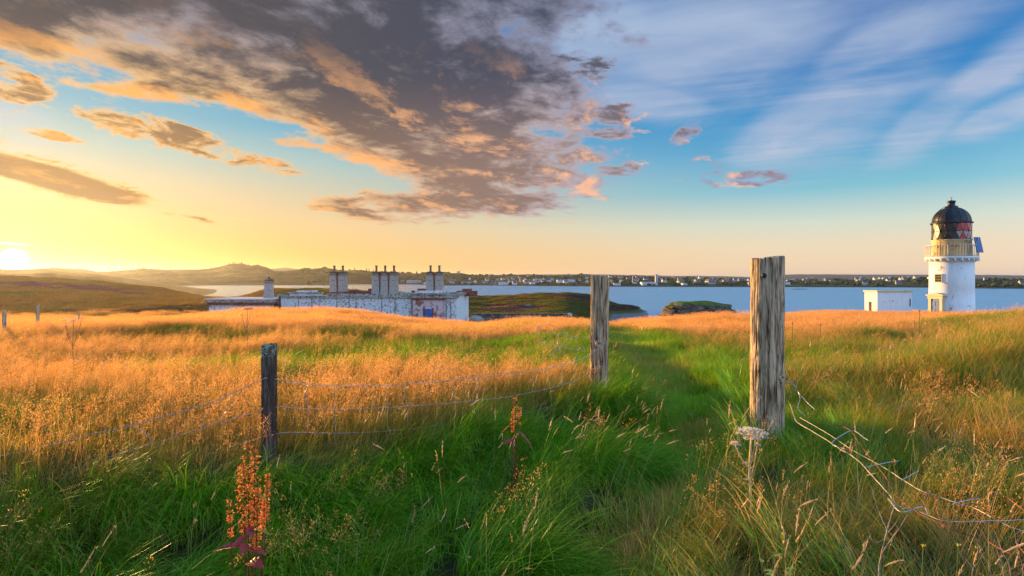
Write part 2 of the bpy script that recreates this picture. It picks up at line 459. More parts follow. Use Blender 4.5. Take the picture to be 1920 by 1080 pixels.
m_ground, q = newmat('moor_ground')
P_ = geopos(q)
gx, gy, gz = q.sep(P_)
dist = q.m('SQRT', gx * gx + gy * gy)
na = q.noise(P_, 0.05, 6, 0.6, 0.5)
nb = q.noise(P_, 0.35, 6, 0.65)
nc = q.noise(P_, 3.0, 6, 0.7)
nh = q.noise(q.xyz(gx * 0.5, gy * 1.6, gz * 1.5), 0.085, 5, 0.7, 0.3)
soil = q.mix(nc, (0.035, 0.030, 0.014, 1), (0.075, 0.075, 0.024, 1))
moor = q.ramp(na * 0.5 + nb * 0.5, [(0.36, (0.040, 0.050, 0.010)), (0.44, (0.070, 0.070, 0.014)), (0.50, (0.12, 0.080, 0.020)), (0.58, (0.20, 0.10, 0.030)), (0.68, (0.10, 0.07, 0.02))])
moor = q.mix(q.rng(gx / q.m('MAXIMUM', gy, 1.0), -0.42, -0.28) * q.rng(nb, 0.62, 0.45) * 0.75, moor, (0.065, 0.11, 0.014, 1))
moor = q.mix(q.rng(nc, 0.35, 0.65) * 0.45, moor, (0.05, 0.055, 0.015, 1))
moor = q.mix(q.rng(nh, 0.53, 0.60) * q.rng(dist, 90, 120) * 0.85, moor, (0.115, 0.035, 0.055, 1))
colr = q.mix(q.rng(dist, 26, 60), soil, moor)
steep = q.rng(q.sep(q.node('ShaderNodeNewGeometry').outputs['True Normal'])[2], 0.86, 0.66)
rockc = q.mix(q.noise(P_, 1.3, 8, 0.7), (0.05, 0.04, 0.035, 1), (0.24, 0.19, 0.16, 1))
beach = q.ramp(q.noise(P_, 1.8, 8, 0.75), [(0.3, (0.07, 0.07, 0.075)), (0.5, (0.17, 0.165, 0.17)), (0.7, (0.33, 0.32, 0.32))])
colr = q.mix(steep * q.rng(dist, 60, 90), colr, rockc)
colr = q.mix(q.rng(gz + (nb - 0.5) * 1.2, 1.5, 0.9), colr, beach)
finish(m_ground, q, colr, 0.95, bump=nc * 0.5 + nb, bstr=0.8, bdist=0.5, spec=0.1)

# ------------------------------------------------------------------ the ground sheet (rings round the viewpoint out to the shore)
angs = np.concatenate([np.arange(-50, 50.01, 0.22), np.arange(52, 308, 2.5)])
angs = np.radians(angs)
radii = np.concatenate([[0.05], np.geomspace(0.5, 12, 110)[:], np.geomspace(12.2, 560, 250)])
AA, RR = np.meshgrid(angs, radii)
XX, YY = np.sin(AA) * RR, np.cos(AA) * RR
ZZ = H(XX, YY)
ZZ = np.maximum(ZZ, -2.5)
na_, nr_ = len(angs), len(radii)
idx = np.arange(nr_ * na_).reshape(nr_, na_)
nxt = np.roll(idx, -1, axis=1)
quads = np.stack([idx[:-1], idx[1:], nxt[1:], nxt[:-1]], -1).reshape(-1, 4)
me = mesh_np('ground', np.stack([XX, YY, ZZ], -1).reshape(-1, 3), quads[:, ::-1])
ground = link('ground', me, m_ground); tag(ground, 'rough moorland falling away to a rocky shore', kind='structure')

# ------------------------------------------------------------------ sea
m_sea, q = newmat('sea_water')
P_ = geopos(q)
sx_, sy_, sz_ = q.sep(P_)
w1 = q.noise(q.xyz(sx_ * 0.5, sy_ * 0.9, 0.0), 0.55, 6, 0.62, 0.4)
w2 = q.noise(q.xyz(sx_ * 0.25, sy_, 3.0), 0.05, 5, 0.6, 0.3)
w3 = q.noise(q.xyz(sx_ * 0.2, sy_, 7.0), 0.006, 4, 0.55, 0.6)
calm = q.rng(sx_ / q.m('MAXIMUM', sy_, 1.0), -0.05, -0.30)
dfw = q.node('ShaderNodeBsdfDiffuse'); q.put(dfw.inputs[0], q.mix(w3, (0.035, 0.26, 0.41, 1), (0.09, 0.37, 0.52, 1)))
glw = q.node('ShaderNodeBsdfGlossy'); q.put(glw.inputs['Roughness'], q.rng(w3, 0.35, 0.65, 0.14, 0.24)); glw.inputs[0].default_value = (0.95, 0.98, 1, 1)
p_ = q.node('ShaderNodeMixShader'); q.put(p_.inputs[0], q.rng(calm + (w2 - 0.5) * 0.9 + (w1 - 0.5) * 0.7, 0.0, 1.0, 0.36, 0.94))
q.t.links.new(dfw.outputs[0], p_.inputs[1]); q.t.links.new(glw.outputs[0], p_.inputs[2])
b_ = q.node('ShaderNodeBump'); b_.inputs['Strength'].default_value = 0.8; b_.inputs['Distance'].default_value = 1.6
q.put(b_.inputs['Height'], (w1 * 0.6 + w2 * 2.2) * q.rng(calm, 0.0, 1.0, 2.6, 0.7))
q.t.links.new(b_.outputs[0], glw.inputs['Normal'])
o_ = q.node('ShaderNodeOutputMaterial'); q.t.links.new(p_.outputs[0], o_.inputs['Surface'])
me = mesh_np('sea', [(-12000, -9000, 0), (12000, -9000, 0), (12000, 14000, 0), (-12000, 14000, 0)], [(0, 1, 2, 3)])
sea = link('sea', me, m_sea); tag(sea, 'calm bay with small ripples', kind='structure')

# ------------------------------------------------------------------ the shore across the bay
SH_PX = [-400, 200, 312, 400, 610, 650, 780, 830, 900, 1000, 1150, 1300, 1400, 1660, 1750, 1850, 1950, 2400]
SH_PY = [536, 536.3, 536.3, 534.8, 534.6, 532.7, 533.2, 535.3, 535, 536.3, 537.5, 538, 538.2, 538.8, 539.5, 541, 541.5, 542]
RG_PX = [-400, 0, 80, 110, 150, 190, 250, 270, 320, 354, 380, 415, 438, 453, 472, 483, 499, 513, 542, 576, 610, 644, 686, 742, 771, 827, 862, 883, 916, 985, 1027, 1089, 1152, 1256, 1295, 1393, 1480, 1612, 1690, 1741, 1832, 1871, 1950, 2400]
RG_PY = [507, 506, 504.5, 506.5, 509, 513, 510, 508.5, 510, 507, 506.5, 501.5, 498, 499, 501, 499, 502.5, 508.5, 509, 508, 505.5, 507, 508, 511, 513, 512.5, 511.5, 514.5, 516.5, 514.5, 516.5, 515, 518, 520, 520.5, 524, 525, 524, 521.5, 521.5, 522, 524, 525, 525]
def far_shoreY(px): return CZ * F / (np.interp(px, SH_PX, SH_PY) - HOR)
FSX = np.linspace(-400, 2400, 1200)
NRW = 46
def far_z(px, s_):
    """s_ 0 at the shore, 1 at the ridge"""
    y0 = far_shoreY(px); Yr = y0 + np.interp(px, [0, 600, 900, 1400, 1900], [650, 750, 1100, 900, 700])
    zr = CZ + (HOR - np.interp(px, RG_PX, RG_PY)) / F * Yr
    Y_ = y0 + (Yr - y0) * s_
    hill = sm(900, 650, px)
    prof = np.where(s_ <= 1, (1 - hill) * s_ ** 1.15 + hill * np.sin(np.clip(s_, 0, 1) * math.pi / 2) ** 0.9, 1 - (s_ - 1) * 0.6)
    X_ = (px - 960) / F * Y_
    env = np.clip(s_ * (1.15 - s_) * 3.5, 0, 1)
    n_ = fbm(X_ / 160, Y_ / 130, 5, 21, 0.55) * (4 + 13 * hill) * env
    z_ = 0.6 + (zr - 0.6) * prof + n_ + fbm(X_ / 26, Y_ / 26, 3, 5) * (0.9 + 0.8 * hill) * env
    z_ = np.where(s_ < 0.001, -0.8, np.maximum(z_, 0.9 * (s_ <= 1) - 5 * (s_ > 1)))
    return X_, Y_, z_
S_ = np.concatenate([[0], np.linspace(0.006, 1.0, NRW - 6), [1.02, 1.08, 1.2, 1.5, 1.9]])
G1, G2 = np.meshgrid(FSX, S_)
fx_, fy_, fz_ = far_z(G1, G2)
n_r, n_c = G1.shape
idx = np.arange(n_r * n_c).reshape(n_r, n_c)
quads = np.stack([idx[:-1, :-1], idx[:-1, 1:], idx[1:, 1:], idx[1:, :-1]], -1).reshape(-1, 4)
m_far, q = newmat('far_shore_land')
P_ = geopos(q); gx, gy, gz = q.sep(P_)
na = q.noise(P_, 0.011, 7, 0.62, 0.6)
nb = q.noise(P_, 0.05, 6, 0.7)
right = q.rng(gx / gy, -0.15, 0.05)
hillc = q.ramp(na * 0.6 + nb * 0.4, [(0.36, (0.030, 0.017, 0.008)), (0.48, (0.075, 0.038, 0.016)), (0.60, (0.13, 0.065, 0.026)), (0.7, (0.06, 0.05, 0.018))])
field = q.ramp(nb * 0.5 + na * 0.5, [(0.38, (0.030, 0.045, 0.016)), (0.48, (0.055, 0.085, 0.020)), (0.53, (0.12, 0.17, 0.035)), (0.6, (0.17, 0.17, 0.07)), (0.68, (0.06, 0.07, 0.025))], 'CONSTANT')
field = q.mix(0.5, field, hillc)
cfar = q.mix(right, hillc, field)
cfar = q.mix(q.rng(gz, 1.7, 0.9), cfar, (0.06, 0.045, 0.035, 1))
finish(m_far, q, cfar, 0.95, bump=nb, bstr=0.9, bdist=6.0, spec=0.05)
me = mesh_np('far_shore', np.stack([fx_, fy_, fz_], -1).reshape(-1, 3), quads)
far_shore = link('far_shore', me, m_far); tag(far_shore, 'far shore of the bay with low wooded hills', kind='structure')

# distant hills behind
def ridge(name, pxs, pys, Y, mat, label, depth=900, seed=0, rough=0.35):
    fp = np.linspace(pxs[0], pxs[-1], 500)
    rp = np.interp(fp, pxs, pys) + rough * fbm(fp / 18.0, fp * 0, 4, seed)
    ss = np.array([0, 0.3, 0.6, 0.85, 1.0, 1.2])
    pr = np.array([0, 0.45, 0.78, 0.95, 1.0, 0.8])
    A_, B_ = np.meshgrid(fp, ss)
    Yn = Y + (B_ - 1) * depth
    zr = CZ + (HOR - rp[None, :]) / F * Y
    z_ = -1.5 + (zr + 1.5) * np.interp(B_, ss, pr)
    X_ = (A_ - 960) / F * Yn
    nr, nc2 = A_.shape
    ii = np.arange(nr * nc2).reshape(nr, nc2)
    qd = np.stack([ii[:-1, :-1], ii[:-1, 1:], ii[1:, 1:], ii[1:, :-1]], -1).reshape(-1, 4)
    o = link(name, mesh_np(name, np.stack([X_, Yn, z_], -1).reshape(-1, 3), qd), mat)
    return tag(o, label, kind='structure')
m_mtn, q = newmat('distant_hill')
finish(m_mtn, q, q.mix(q.noise(geopos(q), 0.002, 5, 0.6), (0.07, 0.065, 0.05, 1), (0.13, 0.11, 0.08, 1)), 1.0, spec=0.0)
ridge('distant_hills', [-300, 30, 130, 190, 250, 300, 360, 400, 480, 505, 535, 560, 600, 900], [508, 507, 506.5, 507, 504.5, 503.5, 505, 507, 507, 504.5, 501.5, 504.5, 508, 520], 4200, m_mtn, 'pale hills on the horizon behind the left headland', 1200, 4)
ridge('distant_mountains', [820, 900, 960, 1100, 1250, 1330, 1400, 1440, 1500, 1560, 1650, 1740, 1850, 1920, 2300], [518, 515.5, 514.5, 514, 517, 517.5, 519, 516, 514, 514.5, 514.8, 515.2, 515.5, 516.5, 517], 8500, m_mtn, 'long lavender hills low on the horizon', 1500, 9, 0.5)
# low ridge of the nearer left coast
def coastal():
    pass
ridge('near_left_hills', [-400, 0, 40, 80, 110, 160, 200, 260, 330, 420], [504, 504, 504.3, 504, 507, 510.5, 516, 525, 535, 546], 760, m_far, 'brown hill behind the near slope on the left', 300, 12, 0.5)

# ------------------------------------------------------------------ mesh helpers
def bm_box(bm, c, s, rz=0.0, taper=1.0, mat=0):
    hx, hy, hz = s[0] / 2, s[1] / 2, s[2] / 2
    M = Matrix.Rotation(rz, 3, 'Z')
    vs = []
    for sz in (-1, 1):
        k = taper if sz > 0 else 1.0
        for sx, sy in ((-1, -1), (1, -1), (1, 1), (-1, 1)):
            vs.append(bm.verts.new(Vector(c) + M @ Vector((sx * hx * k, sy * hy * k, sz * hz))))
    for f in ((3, 2, 1, 0), (4, 5, 6, 7), (0, 1, 5, 4), (1, 2, 6, 5), (2, 3, 7, 6), (3, 0, 4, 7)):
        bm.faces.new([vs[i] for i in f]).material_index = mat
    return vs
def bm_lathe(bm, prof, n=32, c=(0, 0, 0), mat=0, cap=True, a0=0.0, a1=2 * math.pi, smooth=True):
    full = abs(a1 - a0 - 2 * math.pi) < 1e-6
    k = n if full else n + 1
    rings = []
    for r_, z_ in prof:
        rings.append([bm.verts.new((c[0] + r_ * math.cos(a0 + (a1 - a0) * i / n), c[1] + r_ * math.sin(a0 + (a1 - a0) * i / n), c[2] + z_)) for i in range(k)])
    for a, b in zip(rings, rings[1:]):
        for i in range(n if full else n):
            j = (i + 1) % k
            f = bm.faces.new((a[i], a[j], b[j], b[i])); f.material_index = mat; f.smooth = smooth
    if cap and full:
        bm.faces.new(list(reversed(rings[0]))).material_index = mat
        bm.faces.new(rings[-1]).material_index = mat
def bm_tube(bm, pts, rad, n=6, mat=0, cap=True):
    pts = [Vector(p) for p in pts]
    rad = rad if isinstance(rad, (list, tuple)) else [rad] * len(pts)
    rings = []; up = Vector((0.13, 0.21, 0.97)).normalized()
    for i, p in enumerate(pts):
        d = (pts[min(i + 1, len(pts) - 1)] - pts[max(i - 1, 0)]).normalized()
        a = d.cross(up)
        if a.length < 0.05: a = d.cross(Vector((1, 0, 0)))
        a.normalize(); b = d.cross(a)
        rings.append([bm.verts.new(p + (a * math.cos(2 * math.pi * k / n) + b * math.sin(2 * math.pi * k / n)) * rad[i]) for k in range(n)])
    for a, b in zip(rings, rings[1:]):
        for k in range(n):
            f = bm.faces.new((a[k], a[(k + 1) % n], b[(k + 1) % n], b[k])); f.smooth = True; f.material_index = mat
    if cap:
        bm.faces.new(list(reversed(rings[0]))); bm.faces.new(rings[-1])
def from_bm(name, bm, mat, parent=None, loc=None, bevel=0):
    bmesh.ops.recalc_face_normals(bm, faces=bm.faces)
    me_ = bpy.data.meshes.new(name); bm.to_mesh(me_); bm.free()
    o = link(name, me_, mat, parent, loc)
    if bevel:
        b_ = o.modifiers.new('edge', 'BEVEL'); b_.width = bevel; b_.segments = 2; b_.limit_method = 'ANGLE'
    return o
def boxo(name, c, s, mat, parent=None, rz=0.0, taper=1.0, bevel=0):
    bm = bmesh.new(); bm_box(bm, c, s, rz, taper); return from_bm(name, bm, mat, parent, bevel=bevel)
def tubeo(name, pts, rad, mat, parent=None, n=6):
    bm = bmesh.new(); bm_tube(bm, pts, rad, n); return from_bm(name, bm, mat, parent)
def spline(pts, k=6):
    """Catmull-Rom through points"""
    p = [Vector(q_) for q_ in pts]; p = [2 * p[0] - p[1]] + p + [2 * p[-1] - p[-2]]
    out = []
    for i in range(1, len(p) - 2):
        for j in range(k):
            t = j / k
            out.append(0.5 * ((2 * p[i]) + (-p[i - 1] + p[i + 1]) * t + (2 * p[i - 1] - 5 * p[i] + 4 * p[i + 1] - p[i + 2]) * t * t + (-p[i - 1] + 3 * p[i] - 3 * p[i + 1] + p[i + 2]) * t ** 3))
    out.append(p[-2]); return out
def simple(name, c, rough=0.7, metal=0.0, spec=0.3, var=0.25, scale=4.0):
    m_, q = newmat(name)
    n_ = q.noise(objco(q), scale, 5, 0.65)
    a = tuple(v * (1 - var) for v in c) + (1,); b = tuple(min(1, v * (1 + var)) for v in c) + (1,)
    return finish(m_, q, q.mix(q.rng(n_, 0.35, 0.65), a, b), rough, metal=metal, spec=spec, bump=n_, bstr=0.2, bdist=0.02)

# ------------------------------------------------------------------ weathered posts
def wood_mat(name, cols, sc=1.0, lichen=0.0, rust=0.0):
    m_, q = newmat(name)
    P_ = objco(q); px_, py_, pz_ = q.sep(P_)
    v = q.xyz(px_ * 1.0, py_ * 1.0, pz_ * 0.085)
    v2 = q.xyz(px_ * 1.0, py_ * 1.0, pz_ * 0.16)
    n1_ = q.noise(v, 42 * sc, 6, 0.7, 0.3)
    n2_ = q.noise(v2, 13 * sc, 6, 0.65, 0.6)
    n3_ = q.noise(P_, 7, 5, 0.6)
    c = q.ramp(n1_ * 0.8 + n2_ * 0.2, cols)
    if rust: c = q.mix(q.rng(n2_, 0.56, 0.66) * rust, c, (0.20, 0.060, 0.018, 1))
    if lichen:
        l_ = q.noise(P_, 16, 7, 0.72, 0.8)
        c = q.mix(q.rng(l_ * q.rng(pz_, -0.28, -0.04), 0.47, 0.53) * lichen, c, (0.27, 0.34, 0.26, 1))
        c = q.mix(q.rng(q.noise(P_, 22, 5, 0.7), 0.62, 0.67) * q.rng(pz_, -0.3, 0.0) * 0.7, c, (0.35, 0.12, 0.02, 1))
    else:
        c = q.mix(q.rng(n3_, 0.60, 0.72) * 0.45, c, (0.10, 0.13, 0.045, 1))
    return finish(m_, q, c, 0.85, bump=n1_ * 0.7 + n2_, bstr=0.9, bdist=0.006, spec=0.2)
WC = [(0.34, (0.022, 0.014, 0.010)), (0.42, (0.11, 0.075, 0.05)), (0.48, (0.36, 0.24, 0.145)), (0.56, (0.60, 0.46, 0.31)), (0.66, (0.27, 0.18, 0.10))]
m_wood_grey = wood_mat('weathered_grey_wood', WC)
m_wood_split = wood_mat('split_rusty_wood', [(a, (c[0] * .95, c[1] * .93, c[2] * .9)) for a, c in WC], 0.8, rust=0.75)
m_wood_dark = wood_mat('dark_lichened_wood', [(0.3, (0.018, 0.012, 0.010)), (0.5, (0.075, 0.048, 0.036)), (0.62, (0.20, 0.15, 0.12)), (0.75, (0.07, 0.05, 0.04))], 1.2, lichen=0.95)
def make_post(name, X, Y, ztop, rad, mat, seed, squar=0.0, groove=0.012, taper=0.0, slant=0.03, waist=0.0, nb=120, lean=(0, 0)):
    zb = H1(X, Y) - 0.25
    L = ztop - zb
    nz = 170
    th = np.linspace(0, 2 * math.pi, nb, endpoint=False); tz = np.linspace(0, 1, nz)
    T, Z = np.meshgrid(th, tz)
    ux, uy = np.cos(T), np.sin(T)
    zz_ = Z * L
    if squar:
        sq = 1 / np.maximum(np.abs(np.cos(T - 0.12)), np.abs(np.sin(T - 0.12)))
        rr = rad * (1 * (1 - squar) + squar * np.minimum(sq, 1.32))
    else: rr = np.full(T.shape, rad)
    rr = rr * (1 + taper * (Z - 0.5)) * (1 + waist * np.sin(Z * math.pi * 1.3 + 0.6))
    twist = T + 0.18 * Z + 0.10 * fbm(Z * 3, T * 0, 2, seed)
    cx_, cy_ = np.cos(twist), np.sin(twist)
    def rn3(f, fz, s_):   # noise that closes round the post
        return 0.5 * (fbm(cx_ * f + 5, zz_ * fz + cy_ * f, 4, s_) + fbm(cy_ * f - 3, zz_ * fz * .8 - cx_ * f, 4, s_ + 50))
    big = rn3(2.2, 0.7, seed)
    g1_ = 1 - np.abs(rn3(9.0, 0.9, seed + 3)) * 3.2
    g2_ = 1 - np.abs(rn3(20.0, 1.6, seed + 6)) * 3.0
    rr = rr * (1 + 0.13 * big) - groove * np.clip(g1_, 0, 1) ** 2 - groove * 0.35 * np.clip(g2_, 0, 1) ** 2
    # a few long drying cracks
    for k in range(5):
        t0 = (seed * 1.7 + k * 1.31) % 6.28
        z0_, z1_ = (0.1 + 0.17 * k) % 0.7, 0.35 + (0.23 * k) % 0.65
        dth = np.angle(np.exp(1j * (T - t0 - 0.12 * np.sin(Z * 5 + k) - 0.03 * fbm(Z * 14, Z * 0, 2, k))))
        rr = rr - groove * 1.9 * np.exp(-(dth / 0.035) ** 2) * sm(z0_ - .1, z0_ + .05, Z) * sm(z1_ + .1, z1_ - .1, Z)
    rr = rr * (1 + 0.16 * sm(0.16, 0.0, Z) * (0.6 + 0.4 * fbm(cx_ * 3, cy_ * 3, 2, seed)))
    topj = slant * ux + 0.012 * fbm(cx_ * 7, cy_ * 7, 3, seed + 9)
    zc = zz_ + np.where(Z > 0.9, (Z - 0.9) / 0.1 * topj, 0)
    V = np.stack([ux * rr + lean[0] * (Z - 0.2), uy * rr + lean[1] * (Z - 0.2), zc - L], -1).reshape(-1, 3)
    ii = np.arange(nz * nb).reshape(nz, nb); jj = np.roll(ii, -1, 1)
    Q = np.stack([ii[:-1], jj[:-1], jj[1:], ii[1:]], -1).reshape(-1, 4)
    # end grain: concentric rings closing to the middle
    caps = []; last = ii[-1]; base_n = len(V); VV = [V]
    for kk, f_ in enumerate((0.86, 0.6, 0.3, 0.03)):
        ring_ = V[ii[-1]] * np.array([f_, f_, 1.0]); 
        ring_[:, 0] = (V[ii[-1]][:, 0] - lean[0] * .8) * f_ + lean[0] * .8; ring_[:, 1] = (V[ii[-1]][:, 1] - lean[1] * .8) * f_ + lean[1] * .8
        ring_[:, 2] = V[ii[-1]][:, 2] - 0.006 + 0.010 * fbm(ring_[:, 0] * 60, ring_[:, 1] * 60, 3, seed + kk) + 0.004 * (kk == 0)
        new = base_n + np.arange(nb); base_n += nb; VV.append(ring_)
        caps.append(np.stack([last, np.roll(last, -1), np.roll(new, -1), new], -1)); last = new
    me_ = mesh_np(name, np.concatenate(VV), np.concatenate([Q] + caps))
    o = link(name, me_, mat, None, (X, Y, ztop))
    return o
m_iron = simple('rusted_dark_iron', (0.045, 0.04, 0.045), 0.6, 0.6)
m_wire = simple('galvanised_wire', (0.38, 0.39, 0.41), 0.45, 0.55, 0.5, 0.3, 30)
m_wire_pale = simple('pale_old_wire', (0.50, 0.41, 0.31), 0.55, 0.2, 0.4, 0.3, 25)
m_wire_rust = simple('rusty_wire', (0.28, 0.085, 0.045), 0.7, 0.25, 0.3, 0.5, 30)

post_s = make_post('fence_post', -1.92, 4.5, CZ - 0.523, 0.055, m_wood_dark, 4, squar=0.85, groove=0.006, taper=0.0, slant=0.004, nb=72)
tag(post_s, 'thin dark square post with pale lichen on its top, leftmost of the near fence posts', 'fence post', 'posts of the old wire fence')
post_m = make_post('fence_post', 1.035, 6.8, CZ + 0.028, 0.110, m_wood_split, 17, groove=0.017, taper=0.10, slant=-0.012, waist=0.05, lean=(0.02, 0))
tag(post_m, 'stout split weathered post with rusty streaks standing left of the path', 'fence post', 'posts of the old wire fence')
post_b = make_post('fence_post', 2.335, 5.2, CZ + 0.19, 0.140, m_wood_grey, 29, groove=0.013, taper=-0.02, slant=0.012, nb=150)
tag(post_b, 'tall thick weathered gatepost right of the path with a bolt near its top', 'fence post', 'posts of the old wire fence')
bm = bmesh.new()   # coach bolt with a rounded head
bm_lathe(bm, [(0.001, 0.030), (0.012, 0.028), (0.021, 0.018), (0.023, 0.006), (0.020, 0.0), (0.009, -0.002), (0.009, -0.05)], 12)
bolt = from_bm('bolt', bm, m_iron, post_b); bolt.location = (-0.083, -0.118, -0.165); bolt.rotation_euler = (R(80), 0, R(-28))
bm = bmesh.new(); bm_tube(bm, [(0, 0, 0.015), (0.0, -0.018, 0.012), (0, -0.018, -0.012), (0, 0, -0.015)], 0.003, 6)
stp = from_bm('staple', bm, m_iron, post_b); stp.location = (-0.075, -0.118, -0.73)
bm = bmesh.new()
bm_lathe(bm, [(0.028, -0.012), (0.031, 0.0), (0.026, 0.010), (0.014, 0.012), (0.010, 0.002), (0.001, 0.0)], 14)
kn = from_bm('knot', bm, m_wood_split, post_b); kn.location = (0.068, -0.122, -1.08); kn.rotation_euler = (R(85), 0, R(30)); kn.scale = (1, 1.3, 1)
bm = bmesh.new()
bm_lathe(bm, [(0.034, -0.014), (0.036, 0.0), (0.028, 0.012), (0.016, 0.012), (0.010, 0.0), (0.001, -0.002)], 14)
kn = from_bm('knot', bm, m_wood_split, post_m); kn.location = (-0.02, -0.105, -0.80); kn.rotation_euler = (R(88), 0, 0); kn.scale = (1, 1.3, 1)

# more posts of the same fence far off to the left, and one by the buildings
for px_, pt, Y_, wpx, lb in ((70, 573, 19.5, 8, 'small hazy fence post on the skyline of the left field'), (7, 583, 16.5, 9, 'small hazy fence post at the left edge of the field'),
                             (524, 554, 38, 5, 'short dark lichened post in front of the flat roofed annexe'), (147, 587, 21, 4, 'low leaning fence stake right of the hazy skyline post')):
    p_ = place(px_, pt, Y_)
    o = make_post('fence_post', p_.x, p_.y, p_.z, wpx * Y_ / F / 2 * math.cos(math.atan2(abs(p_.x), p_.y)), m_wood_dark if px_ > 500 else m_wood_grey, int(px_), groove=0.008, nb=24, lean=(0.03, 0))
    tag(o, lb, 'fence post', 'distant fence posts')

# ------------------------------------------------------------------ wire fence
FL = [(-30, 3.4), (-4.9, 4.35), (-1.92, 4.44), (1.03, 6.67), (1.22, 6.80)]
def on_fence(px, py, off=0.0):
    t = (px - 960) / F
    for (x0, y0), (x1, y1) in zip(FL, FL[1:]):
        den = (x1 - x0) - t * (y1 - y0)
        s_ = (t * y0 - x0) / den
        if -1e-6 <= s_ <= 1 + 1e-6 or (x1, y1) == FL[-1]:
            Y_ = y0 + (y1 - y0) * s_ + off
            return place(px, py, Y_)
fence = empty('wire_fence', (-1.92, 4.44, CZ - 1.2))
tag(fence, 'sagging galvanised wire netting strung between the thin post and the split post', 'wire fence')
def strand(name, pts, rad, mat, parent, wob=0.004):
    P = spline(pts, 8)
    P = [p + Vector((0, 0, 1)) * wob * float(vnoise(i * 0.9, 3.3, len(pts))) + Vector((0, 1, 0)) * wob * float(vnoise(i * 0.7, 8.3, 4)) for i, p in enumerate(P)]
    if parent is not None: P = [p - parent.location for p in P]
    return tubeo(name, P, rad, mat, parent, 6)
TOP = [(-60, 868), (0, 855), (67, 841), (158, 818), (249, 797), (330, 775), (400, 754), (451, 730), (490, 712), (505, 709), (525, 713), (560, 719), (580, 720), (640, 724), (700, 723), (760, 720), (806, 716), (880, 709), (946, 702), (1000, 695), (1050, 686), (1080, 677), (1107, 664), (1125, 650), (1138, 641)]
MID = [(-60, 930), (9, 913), (80, 892), (133, 877), (249, 844), (320, 822), (378, 803), (430, 787), (480, 772), (520, 763), (575, 766), (630, 767), (700, 766), (770, 761), (841, 756), (900, 750), (946, 745), (1000, 735), (1052, 722), (1087, 710), (1118, 688), (1142, 690)]
LOW = [(430, 838), (470, 826), (520, 812), (580, 811), (640, 812), (700, 810), (760, 805), (830, 797), (900, 790), (980, 776), (1060, 752), (1109, 733), (1147, 711)]
for nm, pp, r_ in (('line_wire', TOP, 0.0029), ('line_wire', MID, 0.0023), ('line_wire', LOW, 0.0022)):
    strand(nm, [on_fence(*p_) for p_ in pp], r_, m_wire, fence)
STAYS = [[(158, 818), (155, 840), (163, 866), (162, 884)], [(67, 841), (58, 866), (75, 890)], [(434, 740), (428, 765), (410, 791)], [(451, 730), (466, 760), (469, 778), (470, 823)],
         [(249, 797), (272, 812), (286, 834)], [(400, 754), (388, 775), (380, 800)],
         [(533, 715), (522, 740), (519, 764), (518, 810)], [(580, 720), (571, 738), (577, 762), (578, 809)], [(629, 724), (629, 766), (629, 810)], [(681, 723), (680, 766), (680, 809)], [(724, 722), (727, 763), (726, 806)],
         [(760, 721), (759, 745), (764, 761), (765, 803)], [(806, 716), (804, 758), (806, 799)], [(846, 712), (849, 730), (846, 755)], [(893, 708), (893, 750)], [(946, 702), (951, 722), (947, 744), (950, 782)], [(997, 695), (1000, 716), (998, 735)], [(1050, 686), (1054, 704), (1052, 722)], [(1100, 672), (1099, 690), (1105, 731)]]
for i, s_ in enumerate(STAYS):
    strand('stay_wire', [on_fence(a, b, -0.004) for a, b in s_], 0.0020, m_wire_rust if i % 3 == 0 else m_wire, fence, 0.006)
coil = empty('loose_wire', (0.45, 7.0, CZ - 1.1))
tag(coil, 'loose loops of old wire sprung up in the grass left of the split post', 'wire')
for pp in ([(1107, 632), (1075, 631), (1040, 627), (1005, 616)], [(1005, 616), (1022, 608), (1045, 614), (1066, 628)], [(1040, 623), (1046, 640), (1042, 655), (1060, 662)], [(1066, 628), (1090, 648), (1098, 660)], [(1066, 632), (1048, 655), (1030, 668)], [(1022, 640), (1060, 652), (1096, 659)], [(1005, 616), (1012, 640), (1022, 640)]):
    strand('wire_strand', [place(a, b, 7.0 + (a - 1050) * 0.003) for a, b in pp], 0.0028, m_wire, coil)

